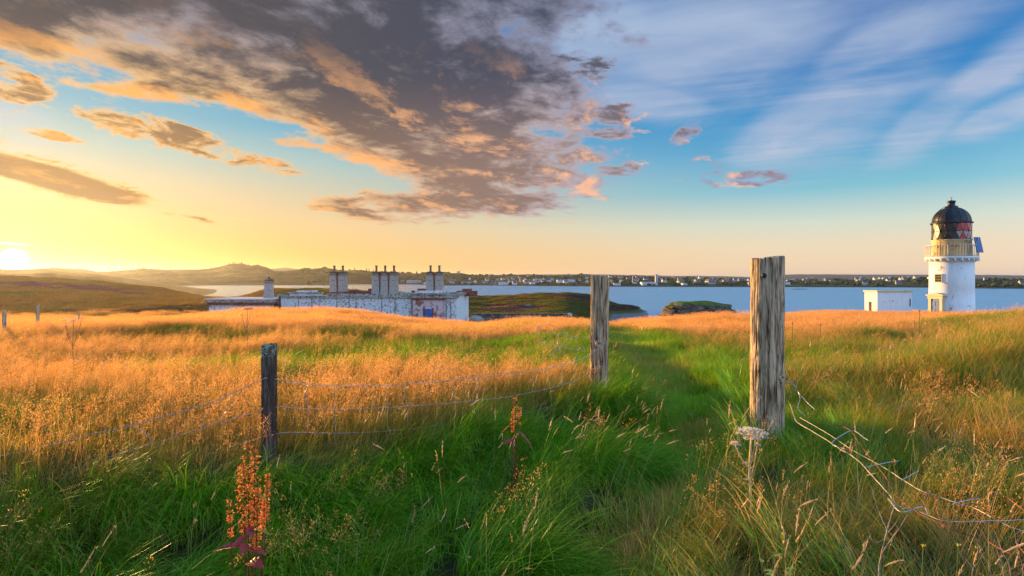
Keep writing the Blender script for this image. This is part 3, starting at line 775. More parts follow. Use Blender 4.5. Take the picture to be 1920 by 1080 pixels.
def wy(px, py):   # how far off the sprung wires right of the gatepost lie
    return float(np.interp(py, [690, 760, 800, 850, 900, 975, 1060, 1120], [5.1, 4.75, 4.15, 3.45, 3.02, 2.55, 2.20, 2.05]))
tang = empty('tangled_wire', (3.0, 3.6, CZ - 1.2))
tag(tang, 'tangle of pale and rusty old fence wires running right from the tall gatepost', 'wire')
WIRES = [
 (m_wire_pale, 0.0022, [(1481, 757), (1489, 780), (1494, 791), (1522, 808), (1558, 830), (1578, 844), (1593, 852), (1613, 867), (1627, 883), (1647, 905), (1667, 927), (1683, 948), (1710, 955), (1737, 965), (1773, 977), (1820, 978), (1867, 976), (1920, 975), (1990, 972)]),
 (m_wire_pale, 0.0020, [(1500, 783), (1540, 806), (1560, 818), (1580, 832), (1600, 845), (1627, 860), (1660, 878), (1693, 900), (1727, 920), (1753, 929), (1793, 943), (1827, 953), (1860, 970), (1893, 987), (1920, 997), (1990, 1018)]),
 (m_wire_rust, 0.0021, [(1481, 762), (1490, 783), (1499, 792), (1518, 795), (1557, 797), (1580, 800), (1597, 810), (1610, 830), (1633, 860), (1657, 890), (1677, 923), (1700, 947), (1727, 965), (1767, 983), (1813, 1003), (1847, 1013), (1887, 1035), (1920, 1045), (1990, 1068)]),
 (m_wire, 0.0026, [(1466, 702), (1483, 713), (1494, 730), (1501, 741), (1515, 756), (1530, 770)]),
 (m_wire, 0.0024, [(1466, 712), (1488, 722), (1500, 745), (1496, 765), (1510, 780)]),
 (m_wire, 0.0026, [(1586, 842), (1560, 832), (1580, 815), (1600, 808), (1622, 822), (1628, 826)]),
 (m_wire_rust, 0.0024, [(1587, 845), (1600, 834), (1607, 829), (1590, 850), (1583, 842)]),
 (m_wire, 0.0024, [(1625, 876), (1650, 870), (1686, 864)]),
 (m_wire, 0.0028, [(1690, 901), (1704, 893), (1722, 884)]),
 (m_wire, 0.0028, [(1785, 946), (1805, 940), (1837, 935)]),
 (m_wire_rust, 0.0026, [(1733, 938), (1742, 918), (1752, 929), (1758, 960), (1770, 990)]),
 (m_wire_rust, 0.0026, [(1850, 930), (1880, 930), (1905, 945), (1930, 965)]),
 (m_wire_rust, 0.0026, [(1915, 1000), (1908, 1020), (1925, 1045), (1912, 1075)]),
 (m_wire, 0.0026, [(1665, 935), (1690, 960), (1730, 950), (1740, 965)]),
]
for mt, r_, pp in WIRES:
    strand('wire_strand', [place(a, b, wy(a, b)) for a, b in pp], r_ * 0.9, mt, tang, 0.0015)

# ------------------------------------------------------------------ dock, hogweed, twigs
def seed_mat(name, a, b, c3, trans=0.35):
    m_, q = newmat(name)
    at = q.attr('col'); h_, rn, hd = q.sep(at.outputs['Color'])
    c = q.ramp(rn, [(0, a), (0.5, b), (1, c3)])
    df = q.node('ShaderNodeBsdfDiffuse'); q.put(df.inputs[0], c)
    tr = q.node('ShaderNodeBsdfTranslucent'); q.put(tr.inputs[0], c)
    ms = q.node('ShaderNodeMixShader'); ms.inputs[0].default_value = trans
    q.t.links.new(df.outputs[0], ms.inputs[1]); q.t.links.new(tr.outputs[0], ms.inputs[2])
    o_ = q.node('ShaderNodeOutputMaterial'); q.t.links.new(ms.outputs[0], o_.inputs['Surface'])
    return m_
m_dockseed = seed_mat('dock_seed', (0.38, 0.055, 0.025), (0.78, 0.20, 0.06), (0.92, 0.50, 0.14))
m_dockstem = simple('dock_stem', (0.16, 0.03, 0.02), 0.6, var=0.4, scale=20)
m_dockleaf_g, q = newmat('dock_leaf_green')
lx, ly, lz = q.sep(objco(q))
nn = q.noise(objco(q), 25, 5, 0.65)
finish(m_dockleaf_g, q, q.ramp(nn + q.m('ABSOLUTE', ly) * 5.0, [(0.38, (0.16, 0.20, 0.02)), (0.55, (0.34, 0.30, 0.03)), (0.72, (0.38, 0.06, 0.03))]), 0.5, bump=nn, bstr=0.3, bdist=0.004)
m_dockleaf_r, q = newmat('dock_leaf_red')
nn = q.noise(objco(q), 25, 5, 0.65)
finish(m_dockleaf_r, q, q.ramp(nn, [(0.35, (0.16, 0.02, 0.03)), (0.5, (0.38, 0.05, 0.05)), (0.65, (0.22, 0.07, 0.02))]), 0.5, bump=nn, bstr=0.3, bdist=0.004)
def flakes_obj(name, ex, mat, parent):
    V, Fc, C = [], [], []
    for vs, fs, cs in ex:
        b0 = len(V); V += list(vs); C += list(cs); Fc += [tuple(i + b0 for i in f_) for f_ in fs]
    me_ = mesh_np(name, np.array(V), np.array(Fc), False)
    ca_ = me_.color_attributes.new('col', 'FLOAT_COLOR', 'POINT'); ca_.data.foreach_set('color', np.array(C, np.float32).ravel())
    return link(name, me_, mat, parent)
def flake0(p, d, s, w_, rn):
    p = np.asarray(p, float); d = np.asarray(d, float); d = d / (np.linalg.norm(d) + 1e-9)
    q_ = np.cross(d, rng.normal(size=3)); q_ /= (np.linalg.norm(q_) + 1e-9); n_ = np.cross(d, q_)
    vs = [p, p + d * s * .5 + q_ * w_ + n_ * w_ * .5, p + d * s, p + d * s * .5 - q_ * w_ + n_ * w_ * .5]
    rn = min(1, max(0, rn))
    return vs, [(0, 1, 2), (0, 2, 3)], [(1, rn, 1, 1)] * 4
def leaf(parent, p, yaw, pitch, L, W, mat, fold=0.35, droop=0.6, name='leaf'):
    n = 12; V, Fc = [], []
    for i in range(n + 1):
        t = i / n
        w_ = W * (math.sin(math.pi * t ** 0.75) ** 0.8) * 0.5 + 0.0012
        xx = L * t; z0_ = -droop * L * t * t * 0.5
        for s_ in (-1, -0.5, 0, 0.5, 1):
            V.append((xx, s_ * w_, z0_ + abs(s_) * w_ * fold + 0.10 * w_ * math.sin(i * 2.3 + s_ * 2) * abs(s_)))
    for i in range(n):
        for k in range(4):
            a_ = i * 5 + k; Fc.append((a_, a_ + 1, a_ + 6, a_ + 5))
    me_ = mesh_np(name, np.array(V), np.array(Fc))
    o = link(name, me_, mat, parent, p); o.rotation_euler = (U0(-.3, .3), -pitch, yaw)
    return o
U0 = lambda a, b: random.uniform(a, b)
def dock(px, ptop, Y, label, hgt, stems, leaves, dens=1.0):
    top = place(px, ptop, Y)
    gz = H1(top.x, top.y) - 0.03
    root = empty('dock_plant', (top.x, top.y, gz)); tag(root, label, 'dock plant', 'seeding dock plants')
    Ht = top.z - gz
    for (dx, frac, rx, t0) in stems:
        pts = spline([(dx * 0.2, 0, 0), (dx * 0.55, U0(-.01, .01), Ht * frac * 0.35), (dx * 0.85, U0(-.01, .01), Ht * frac * 0.7), (dx, 0, Ht * frac)], 8)
        n = len(pts)
        tubeo('stem', pts, [0.0045 * (1 - 0.75 * i / n) for i in range(n)], m_dockstem, root)
        ex = []
        z0_ = t0
        lev = z0_
        while lev < 1.0:
            i = min(n - 2, int(lev * (n - 1))); c_ = pts[i].lerp(pts[i + 1], lev * (n - 1) - i)
            rad_ = rx * (0.35 + 0.65 * math.sin(math.pi * min(1, (lev - z0_) / (1.02 - z0_) * 0.9 + 0.08))) * U0(.65, 1.1)
            if U0(0, 1) < 0.16: lev += U0(0.01, 0.03); continue
            lob_ = U0(0, 6.28)
            for k in range(int(U0(12, 30) * dens)):
                a_ = lob_ + random.gauss(0, 1.5); rr_ = rad_ * math.sqrt(U0(0.02, 1))
                p_ = (c_.x + rr_ * math.cos(a_), c_.y + rr_ * math.sin(a_), c_.z + U0(-.006, .006) + 0.25 * rr_)
                rn_ = 0.10 + 0.5 * lev + U0(-.4, .4)
                ex.append(flake0(p_, (math.cos(a_), math.sin(a_), U0(-1.2, .4)), U0(.006, .013), U0(.0016, .0036), rn_))
            lev += U0(0.016, 0.026)
        so = flakes_obj('seed_head', ex, m_dockseed, root); so['kind'] = 'stuff'
    for (f, yaw, pit, L, W, mt) in leaves:
        leaf(root, (0.004 * math.cos(yaw), 0.004 * math.sin(yaw), Ht * f), yaw, pit, L, W, mt)
    return root
dock(465, 826, 2.55, 'tall rust red dock plant with dense seed spikes in the left foreground', 0.8,
     [(0.0, 1.0, 0.036, 0.62), (0.030, 0.965, 0.028, 0.64), (-0.020, 0.90, 0.032, 0.66), (0.088, 0.86, 0.012, 0.78), (0.076, 0.77, 0.012, 0.76), (-0.085, 0.75, 0.011, 0.78), (0.045, 0.80, 0.022, 0.66)],
     [(0.78, -0.2, 0.0, 0.095, 0.024, m_dockleaf_g), (0.62, -0.3, 0.30, 0.120, 0.046, m_dockleaf_g), (0.70, 3.5, -0.9, 0.11, 0.034, m_dockleaf_g), (0.555, 3.4, 0.25, 0.135, 0.046, m_dockleaf_r), (0.545, -0.3, 0.1, 0.09, 0.03, m_dockleaf_r), (0.49, -0.6, 0.3, 0.10, 0.06, m_dockleaf_r), (0.60, 3.9, -0.2, 0.07, 0.035, m_dockleaf_r), (0.57, 4.9, 0.2, 0.085, 0.045, m_dockleaf_r), (0.64, 5.4, -0.3, 0.06, 0.03, m_dockleaf_r)])
dock(966, 744, 4.1, 'small red dock plant among green grass in the middle of the bank', 0.5,
     [(0.0, 1.0, 0.015, 0.70), (0.035, 0.92, 0.009, 0.78), (-0.02, 0.86, 0.011, 0.74)],
     [(0.74, 3.5, -0.2, 0.10, 0.032, m_dockleaf_r), (0.68, -0.4, -0.45, 0.17, 0.038, m_dockleaf_r), (0.58, 3.7, 0.1, 0.10, 0.045, m_dockleaf_r)], 0.7)

m_hogstem = simple('hogweed_stem', (0.62, 0.42, 0.20), 0.6, var=0.3, scale=15)
m_hogflower = seed_mat('hogweed_flower', (0.74, 0.56, 0.42), (0.88, 0.76, 0.62), (0.92, 0.84, 0.74), 0.3)
def umbel(root, c, rad_, nrays, mat_f, mat_s, tilt=0.2, fs=1.0):
    ex = []; bm = bmesh.new()
    M = Matrix.Rotation(tilt, 3, 'X')
    for k in range(nrays):
        a_ = k * 2.399; rr_ = rad_ * math.sqrt((k + 0.5) / nrays)
        e_ = Vector((rr_ * math.cos(a_), rr_ * math.sin(a_), rad_ * 0.42 - rr_ * rr_ / rad_ * 0.30)); e_ = M @ e_ + Vector(c)
        bm_tube(bm, [Vector(c), Vector(c).lerp(e_, 0.5) + Vector((0, 0, -0.1 * rr_)), e_], 0.0011 * fs, 4)
        for j in range(30):
            b_ = U0(0, 6.28); r2 = rad_ * 0.20 * math.sqrt(U0(0, 1))
            ex.append(flake0(e_ + M @ Vector((r2 * math.cos(b_), r2 * math.sin(b_), U0(0, .004))), (math.cos(b_), math.sin(b_), U0(-.2, .3)), 0.008 * fs, 0.0035 * fs, U0(0, 1)))
    from_bm('umbel_rays', bm, mat_s, root)
    flakes_obj('flower_head', ex, mat_f, root)
def hogweed(px, pt, Y, rad_, label, nr, side, mat_f, mat_s, grp=None, stemr=0.006):
    top = place(px, pt, Y); gz = H1(top.x, top.y) - 0.03
    root = empty('hogweed', (top.x, top.y, gz)); tag(root, label, 'hogweed', grp)
    Ht = top.z - gz
    sp_ = spline([(0.004, 0, 0), (-0.004, 0, Ht * .35), (-0.012, 0, Ht * .6), (0.0, 0, Ht - rad_ * 0.4)], 6)
    tubeo('stem', sp_, [stemr * (1.0 - 0.35 * i / len(sp_)) for i in range(len(sp_))], mat_s, root, 8)
    umbel(root, (0, 0, Ht - rad_ * 0.42), rad_, nr, mat_f, mat_s, 0.15)
    for (dx, dz, z0_, r2) in side:
        b0 = Vector((-0.008, 0, Ht * z0_)); e_ = Vector((dx, -0.01, Ht + dz))
        tubeo('branch', spline([b0, b0.lerp(e_, .5) + Vector((dx * .1, 0, -0.005)), e_], 5), stemr * 0.5, mat_s, root)
        umbel(root, e_, r2, max(5, nr // 3), mat_f, mat_s, 0.2)
        leaf(root, b0, 0.2 if dx < 0 else 3.0, 0.5, 0.045, 0.02, mat_s, name='leaf_sheath')
    return root
hogweed(1409, 806, 3.35, 0.085, 'pale dry hogweed head standing before the foot of the tall gatepost', 22, [(-0.10, -0.085, 0.62, 0.026), (0.02, -0.055, 0.66, 0.022), (0.03, -0.09, 0.5, 0.012)], m_hogflower, m_hogstem, None, 0.0075)
m_hogd = simple('dark_hogweed_stem', (0.20, 0.10, 0.05), 0.7)
m_hogdf = seed_mat('green_umbel', (0.08, 0.11, 0.03), (0.16, 0.19, 0.06), (0.3, 0.26, 0.1))
hogweed(138, 599, 9.0, 0.065, 'pale flat topped hogweed standing out in the hazy left field', 16, [(-0.13, -0.01, 0.6, 0.05), (0.14, 0.03, 0.6, 0.055), (-0.12, -0.11, 0.55, 0.05)], m_hogflower, m_hogd, None, 0.006)
hogweed(464, 578, 13.0, 0.085, 'dark green umbel plant against the left field below the annexe', 18, [(0.09, -0.02, 0.6, 0.05), (-0.12, -0.16, 0.5, 0.03)], m_hogdf, m_hogd, None, 0.008)

m_twig = simple('grey_dead_twig', (0.30, 0.24, 0.20), 0.8, var=0.4, scale=18)
def twig(px, py, Y, label, branches):
    """branches: pixel paths with start radius"""
    b0 = place(px, py, Y); b0.z = H1(b0.x, b0.y)
    root = empty('dead_twig', b0); tag(root, label, 'dead twig', 'dead woody stems in the right foreground')
    for r_, pp in branches:
        P = spline([place(a, b, Y + dy) - b0 for a, b, dy in pp], 5)
        n = len(P)
        tubeo('branch', [p + Vector((U0(-1, 1), 0, U0(-1, 1))) * 0.0012 for p in P], [r_ * 0.48 * (1 - 0.7 * i / n) for i in range(n)], m_twig, root)
twig(1650, 1130, 2.35, 'forked grey dead twig rising left of the tangled wires', [
    (0.009, [(1646, 1240, 0), (1648, 1080, 0), (1652, 1045, 0), (1662, 1000, 0), (1670, 970, .01), (1678, 945, .02)]), (0.006, [(1652, 1040, 0), (1672, 1010, -.02), (1690, 985, -.03), (1702, 965, -.04)]),
    (0.004, [(1664, 995, 0), (1650, 965, .02), (1640, 935, .02), (1634, 912, .03)]), (0.003, [(1666, 998, 0), (1680, 980, 0), (1688, 965, 0)]), (0.003, [(1660, 1010, 0), (1640, 1018, .02), (1630, 1000, .03), (1624, 978, .03)])])
twig(1890, 1150, 2.15, 'bundle of bare grey stems at the lower right corner', [
    (0.005, [(1886, 1230, 0), (1882, 1080, 0), (1872, 1040, 0), (1864, 1010, 0)]), (0.005, [(1900, 1230, 0), (1896, 1080, 0), (1880, 1035, .02), (1865, 996, .03)]), (0.004, [(1860, 1230, 0), (1858, 1080, 0), (1842, 1040, 0), (1830, 1010, 0)]),
    (0.003, [(1830, 1200, 0), (1822, 1080, 0), (1834, 1055, 0), (1845, 1035, 0)]), (0.003, [(1826, 1070, 0), (1812, 1050, 0), (1798, 1036, 0)]), (0.003, [(1915, 1230, 0), (1918, 1080, 0), (1908, 1030, 0), (1900, 985, .02)])])
# pebbly stones trodden bare on the path
m_stone = simple('grey_stone', (0.16, 0.16, 0.17), 0.85, var=0.45, scale=30)
def boulder(name, c, s, mat, seed, lvl=3, parent=None):
    bm = bmesh.new(); bmesh.ops.create_icosphere(bm, subdivisions=lvl, radius=1.0)
    for v in bm.verts:
        n_ = v.co.normalized()
        k = 1 + 0.28 * float(fbm(n_.x * 1.4 + n_.z + seed, n_.y * 1.4 - n_.z * .7, 3, seed))
        v.co = Vector((v.co.x * s[0] * k, v.co.y * s[1] * k, v.co.z * s[2] * k))
    for f in bm.faces: f.smooth = True
    return from_bm(name, bm, mat, parent, c)
for i, (px_, py_, sx_, lb) in enumerate(((1298, 774, .055, 'flat grey stone lying bare on the footpath'), (1310, 789, .035, 'smaller grey stone on the footpath in front of the flat one'))):
    Y_ = 1.62 * F / (py_ - HOR); p_ = place(px_, py_, Y_); p_.z = H1(p_.x, p_.y) + 0.02
    tag(boulder('stone', p_, (sx_ * 1.4, sx_, sx_ * .45), m_stone, i + 3), lb, 'stone', 'stones on the footpath')

# ------------------------------------------------------------------ lighthouse
def paint_mat(name, base, patch, amt, scale=0.8, stain=None, streak=0.5):
    m_, q = newmat(name)
    P_ = objco(q); x_, y_, z_ = q.sep(P_)
    n_ = q.noise(P_, scale, 9, 0.72, 0.4)
    n2_ = q.noise(q.xyz(x_ * 1.2, y_ * 1.2, z_ * 0.25), 2.2, 6, 0.65)
    c = q.mix(q.rng(n2_, 0.3, 0.75) * 0.35, tuple(base) + (1,), tuple(v * 0.72 for v in base) + (1,))
    c = q.mix(q.rng(n_, 0.62 - amt * 0.14, 0.66 - amt * 0.12), c, q.mix(q.noise(P_, 6, 4, 0.6), tuple(patch) + (1,), tuple(v * 0.45 for v in patch) + (1,)))
    if stain: c = q.mix(q.rng(q.noise(q.xyz(x_ * 1.5, y_ * 1.5, z_ * 0.35), 1.3, 6, 0.7), 0.60, 0.70) * streak, c, tuple(stain) + (1,))
    return finish(m_, q, c, 0.75, bump=n_, bstr=0.35, bdist=0.04, spec=0.25)
m_white = paint_mat('white_lime_paint', (0.80, 0.80, 0.79), (0.62, 0.46, 0.22), 0.22, 0.9, (0.58, 0.40, 0.18), 0.45)
m_trim = paint_mat('cream_stone_trim', (0.62, 0.52, 0.34), (0.5, 0.38, 0.2), 0.3, 1.5)
m_yellow = paint_mat('yellowed_paint', (0.66, 0.54, 0.32), (0.45, 0.28, 0.12), 0.4, 1.2, (0.4, 0.2, 0.08), 0.5)
m_rail = simple('pale_painted_rail', (0.62, 0.55, 0.46), 0.5, var=0.2)
m_black = simple('black_painted_iron', (0.022, 0.022, 0.026), 0.42, 0.3, 0.5, 0.5, 3.0)
m_blackpane = simple('blanked_black_pane', (0.028, 0.022, 0.020), 0.35, 0.1, 0.5, 0.5, 2.0)
m_bluedoor = simple('blue_door_paint', (0.05, 0.12, 0.36), 0.5, var=0.3)
m_glassred, q = newmat('red_lantern_glass'); finish(m_glassred, q, (0.75, 0.015, 0.035), 0.15, spec=0.6, Transmission_Weight=0.35)
m_glassclear, q = newmat('clear_lantern_glass'); finish(m_glassclear, q, (0.85, 0.72, 0.66), 0.08, spec=0.6, Transmission_Weight=0.75)
m_glassdark, q = newmat('dark_window_glass'); finish(m_glassdark, q, (0.06, 0.05, 0.045), 0.1, spec=0.6)
m_solar, q = newmat('blue_solar_cells'); finish(m_solar, q, (0.03, 0.10, 0.28), 0.2, spec=0.6)
LY_ = 70.0
LX = (1784 - 960) / F * LY_
CA = math.atan2(-LX, -LY_)        # not used for angles below; facing is toward the viewpoint
face = math.atan2(-LY_, -LX)      # polar angle of the viewpoint seen from the tower
cosv = math.cos(math.atan2(LX, LY_))
zr = lambda py: CZ + (HOR - py) / F * LY_
rr = lambda halfpx: halfpx / F * LY_ * cosv
gz = H1(LX, LY_) - 0.4
LH = empty('lighthouse', (LX, LY_, gz))
tag(LH, 'round white lighthouse tower with black domed lantern and railed gallery', 'lighthouse')
zl = lambda py: zr(py) - gz
bm = bmesh.new()
bm_lathe(bm, [(rr(45), 0.0), (rr(44.3), zl(600)), (rr(43.4), zl(540)), (rr(43.0), zl(492))], 64)
tower = from_bm('tower_wall', bm, m_white, LH)
bm = bmesh.new()
bm_lathe(bm, [(rr(43.6), zl(492) + .002), (rr(45.2), zl(490.5)), (rr(45.2), zl(488.6)), (rr(46.0), zl(488.3)), (rr(51.5), zl(485.0)), (rr(51.8), zl(484.6)), (rr(51.8), zl(481.6)), (rr(38), zl(481.2))], 64, cap=False)
deck = from_bm('gallery_deck', bm, m_white, LH)
for i in range(24):
    a_ = 2 * math.pi * i / 24; rc = rr(47.3)
    boxo('corbel', (0, 0, 0), (0.50, 0.16, 0.30), m_white, LH, bevel=0.02)
    o = bpy.data.objects[-1] if False else [c_ for c_ in LH.children if c_.name.startswith('corbel')][-1]
    o.location = (rc * math.cos(a_), rc * math.sin(a_), zl(488.2)); o.rotation_euler = (0, R(-12), a_)
bm = bmesh.new()
bm_lathe(bm, [(rr(38.6), zl(481)), (rr(38.2), zl(452)), (rr(39.8), zl(451.4)), (rr(40.3), zl(450))], 48)
from_bm('murette_wall', bm, m_yellow, LH)
# railing
RG = rr(50.6)
NB = 56
for i in range(NB):
    a_ = 2 * math.pi * i / NB
    bm = bmesh.new(); bm_tube(bm, [(0, 0, zl(481.5)), (0, 0, zl(460.5))], 0.019 if i % 7 else 0.034, 5)
    o = from_bm('baluster', bm, m_rail, LH); o.location = (RG * math.cos(a_), RG * math.sin(a_), 0)
for z0_, r_ in ((460.3, 0.035), (479.5, 0.024)):
    bm = bmesh.new(); bm_tube(bm, [(RG * math.cos(2 * math.pi * k / 64), RG * math.sin(2 * math.pi * k / 64), zl(z0_)) for k in range(65)], r_, 6, cap=False)
    from_bm('handrail' if z0_ < 470 else 'foot_rail', bm, m_rail, LH)
# lantern glazing: triangular panes between leaning bars
NS = 16; RL = rr(38.2); zb_, zt_ = zl(450.0), zl(418.5); rows_ = 2
def lp(i2, k):   # i2 counts half bays
    a_ = face + math.pi * i2 / NS
    return Vector((RL * math.cos(a_), RL * math.sin(a_), zb_ + (zt_ - zb_) * k / rows_))
barbm = bmesh.new()
for k in range(rows_):
    sh = k % 2
    for i in range(NS):
        p0, p1, p2, p3 = lp(2 * i + sh, k), lp(2 * i + 2 + sh, k), lp(2 * i + 1 + sh, k + 1), lp(2 * i + 3 + sh, k + 1)
        for tri, ac in (((p0, p1, p2), 2 * i + 1 + sh), ((p1, p3, p2), 2 * i + 2 + sh)):
            adeg = ((ac * 180 / NS + 180) % 360) - 180          # + is to the viewer's right
            if 18 < adeg < 100: mt = m_glassred if ((k == 1 and adeg < 75) or (k == 0 and (ac % 3 == 0))) else m_glassclear
            else: mt = m_blackpane
            bm = bmesh.new(); c_ = (tri[0] + tri[1] + tri[2]) / 3
            nrm = Vector((c_.x, c_.y, 0)).normalized() * 0.012
            vs = [bm.verts.new(c_ + (p - c_) * 0.93 + nrm) for p in tri] + [bm.verts.new(c_ + (p - c_) * 0.93 - nrm) for p in tri]
            bm.faces.new(vs[:3]); bm.faces.new(vs[5:2:-1])
            for a_, b_ in ((0, 1), (1, 2), (2, 0)): bm.faces.new((vs[a_], vs[b_], vs[b_ + 3], vs[a_ + 3]))
            o = from_bm('lantern_pane', bm, mt, LH)
            if mt is m_glassred: o['label'] = 'red glass lantern pane'
        bm_tube(barbm, [p0, p2], 0.032, 5); bm_tube(barbm, [p1, p2], 0.032, 5)
for k in range(rows_ + 1):
    bm_tube(barbm, [lp(j * 0.5, k) * 1.0 for j in range(0, 4 * NS + 1)], 0.04, 5, cap=False)
from_bm('lantern_bars', barbm, m_black, LH)
bm = bmesh.new()
bm_lathe(bm, [(0.25, zl(450)), (0.55, zl(448)), (0.62, zl(440)), (0.62, zl(428)), (0.42, zl(422)), (0.2, zl(420))], 20)
from_bm('lens', bm, m_glassclear, LH)
bm = bmesh.new()
prof = [(rr(41.0), zl(420)), (rr(41.0), zl(417.5)), (rr(38.0), zl(416.6))] + [(rr(37.6) * math.cos(R(a_)) ** 0.9, zl(416.5) + (zl(389) - zl(416.5)) * math.sin(R(a_))) for a_ in range(4, 76, 6)]
prof += [(rr(12.5), zl(388.5)), (rr(12.8), zl(386.8)), (rr(7.5), zl(386)), (rr(7.2), zl(380)), (rr(9), zl(379)), (rr(7.5), zl(376.5)), (rr(1), zl(375.5))]
bm_lathe(bm, prof, 48)
from_bm('dome', bm, m_black, LH)
bm = bmesh.new()
for k in range(16):
    a_ = 2 * math.pi * (k + .5) / 16
    bm_tube(bm, [(prof[j][0] * 1.005 * math.cos(a_), prof[j][0] * 1.005 * math.sin(a_), prof[j][1] + .01) for j in range(2, 15)], 0.022, 4)
from_bm('dome_rib', bm, m_black, LH)
bm = bmesh.new()
bm_tube(bm, [(0, 0, zl(376)), (0, 0, zl(371))], 0.03, 5); bm_tube(bm, [(0, 0, zl(372)), (-0.10, 0, zl(368.5))], 0.018, 4); bm_tube(bm, [(0, 0, zl(372)), (0.12, 0, zl(368.5))], 0.018, 4)
from_bm('finial', bm, m_black, LH)
bm = bmesh.new()
bm_tube(bm, [(math.cos(face - 1.0) * rr(39) * math.cos(R(a_)), math.sin(face - 1.0) * rr(39) * math.cos(R(a_)), zl(416) + (zl(386) - zl(416)) * math.sin(R(a_))) for a_ in range(0, 80, 8)], 0.03, 5)
from_bm('dome_handrail', bm, m_black, LH)
# ladder against the murette, left of centre
def on_tower(phi, r_, z_): return Vector((r_ * math.cos(face + phi), r_ * math.sin(face + phi), z_))
bm = bmesh.new()
for s_ in (-1, 1): bm_tube(bm, [on_tower(-0.62 + s_ * 0.085, rr(41.5), zl(481)), on_tower(-0.62 + s_ * 0.085, rr(41.8), zl(419))], 0.02, 5)
for k in range(20): 
    z0_ = zl(481) + (zl(420) - zl(481)) * (k + .5) / 20
    bm_tube(bm, [on_tower(-0.705, rr(41.6), z0_), on_tower(-0.535, rr(41.6), z0_)], 0.014, 4)
from_bm('ladder', bm, m_black, LH)
# solar panel on the gallery, right
sp0 = on_tower(1.22, rr(52.2), zl(461))
bm = bmesh.new(); bm_box(bm, (0, 0, 0), (0.10, 0.78, 1.9)); so = from_bm('solar_panel', bm, m_solar, LH); so.location = sp0; so.rotation_euler = (0, R(-14), face + 0.75)
bm = bmesh.new(); bm_tube(bm, [sp0 + Vector((0, 0, .9)), on_tower(1.22, rr(50.2), zl(480))], 0.03, 5); bm_tube(bm, [sp0 - Vector((0, 0, .8)), on_tower(1.1, rr(50), zl(478))], 0.03, 5)
from_bm('panel_bracket', bm, m_rail, LH)
# window
def tower_frame(phi, z_, r_=None):
    e_ = bpy.data.objects
    return on_tower(phi, r_ or rr(43.5), z_), face + phi
wpos, wa = tower_frame(-0.585, zl(521.5))
def plate(name, w_, h_, d_, mat, parent, pos, ang, off=(0, 0), push=0.0, bevel=0):
    bm = bmesh.new(); bm_box(bm, (0, 0, 0), (d_, w_, h_)); o = from_bm(name, bm, mat, parent, bevel=bevel)
    fwd = Vector((math.cos(ang), math.sin(ang), 0)); sd = Vector((-math.sin(ang), math.cos(ang), 0))
    o.location = Vector(pos) + fwd * push + sd * off[0] + Vector((0, 0, off[1])); o.rotation_euler = (0, 0, ang)
    return o
fr = plate('window', 0.92, 1.06, 0.16, m_trim, LH, wpos, wa, push=0.0, bevel=0.015)
for ix in (-1, 1):
    for iz in (-1, 0, 1):
        p_ = plate('pane', 0.33, 0.27, 0.03, m_glassdark, None, (0.085, 0, 0), 0, (ix * 0.19, iz * 0.30)); p_.parent = fr
# doorway
dpos, da = tower_frame(-0.66, 0)
zd0, zd1 = zl(592), zl(560)
hD = zd1 - zd0
plate('door', 1.02, hD, 0.10, m_bluedoor, LH, dpos, da, (0, zd0 + hD / 2), 0.17)
for s_ in (-1, 1):
    plate('door_jamb', 0.36, hD + .2, 0.55, m_trim, LH, dpos, da, (s_ * 0.70, zd0 + hD / 2), 0.04, 0.02)
plate('door_lintel', 1.9, 0.34, 0.62, m_trim, LH, dpos, da, (0, zd1 + 0.17), 0.05, 0.02)
plate('door_cornice', 2.2, 0.16, 0.86, m_trim, LH, dpos, da, (0, zd1 + 0.42), 0.06, 0.02)
bm = bmesh.new()
vs = [bm.verts.new(p) for p in [(-.35, -1.0, 0), (.35, -1.0, 0), (.35, 1.0, 0), (-.35, 1.0, 0), (-.35, 0, .28), (.35, 0, .28)]]
for f in ((3, 2, 1, 0), (0, 1, 5, 4), (2, 3, 4, 5), (1, 2, 5), (3, 0, 4)): bm.faces.new([vs[i] for i in f])
o = from_bm('door_pediment', bm, m_trim, LH); o.location = dpos + Vector((math.cos(da) * .06, math.sin(da) * .06, zd1 + .503)); o.rotation_euler = (0, 0, da)
dl = [c_ for c_ in LH.children if c_.name.startswith('door') and c_.name == 'door'][0]
for s_ in (-1, 1):
    for z0_ in (-0.45, 0.42):
        p_ = plate('door_panel', 0.36, 0.62, 0.05, m_bluedoor, None, (0.052, 0, 0), 0, (s_ * .24, z0_)); p_.parent = dl

# ------------------------------------------------------------------ hut beside the lighthouse
Bc = Vector(((1645 - 960) / F * 64.0, 64.0, 0)); Cc = Vector(((1710 - 960) / F * 64.8, 64.8, 0))
hx = (Cc - Bc); hl = hx.length; hx.normalize(); hy = Vector((-hx.y, hx.x, 0))
# depth so that the far left corner falls where it should
tA = (1621 - 960) / F
dep = (tA * Bc.y - Bc.x) / (hy.x - tA * hy.y)
hz0 = min(H1(Bc.x, Bc.y), H1(Cc.x, Cc.y)) - 0.35
hzt = CZ + (HOR - 547.5) / F * 64
hh = hzt - hz0
ha = math.atan2(hx.y, hx.x)
HUT = empty('store_hut', (Bc.x, Bc.y, hz0), ha)
tag(HUT, 'small flat roofed white store hut left of the lighthouse', 'hut')
m_hutw = paint_mat('white_hut_render', (0.78, 0.79, 0.80), (0.60, 0.58, 0.50), 0.15, 1.3, (0.30, 0.22, 0.14), 0.3)
bx = lambda nm, c, s, mt, pr=None, bv=0.012: boxo(nm, c, s, mt, pr or HUT, bevel=bv)
bx('front_wall', (hl / 2, 0.1, hh / 2), (hl, 0.2, hh), m_hutw)
bx('back_wall', (hl / 2, dep - 0.1, hh / 2), (hl, 0.2, hh), m_hutw)
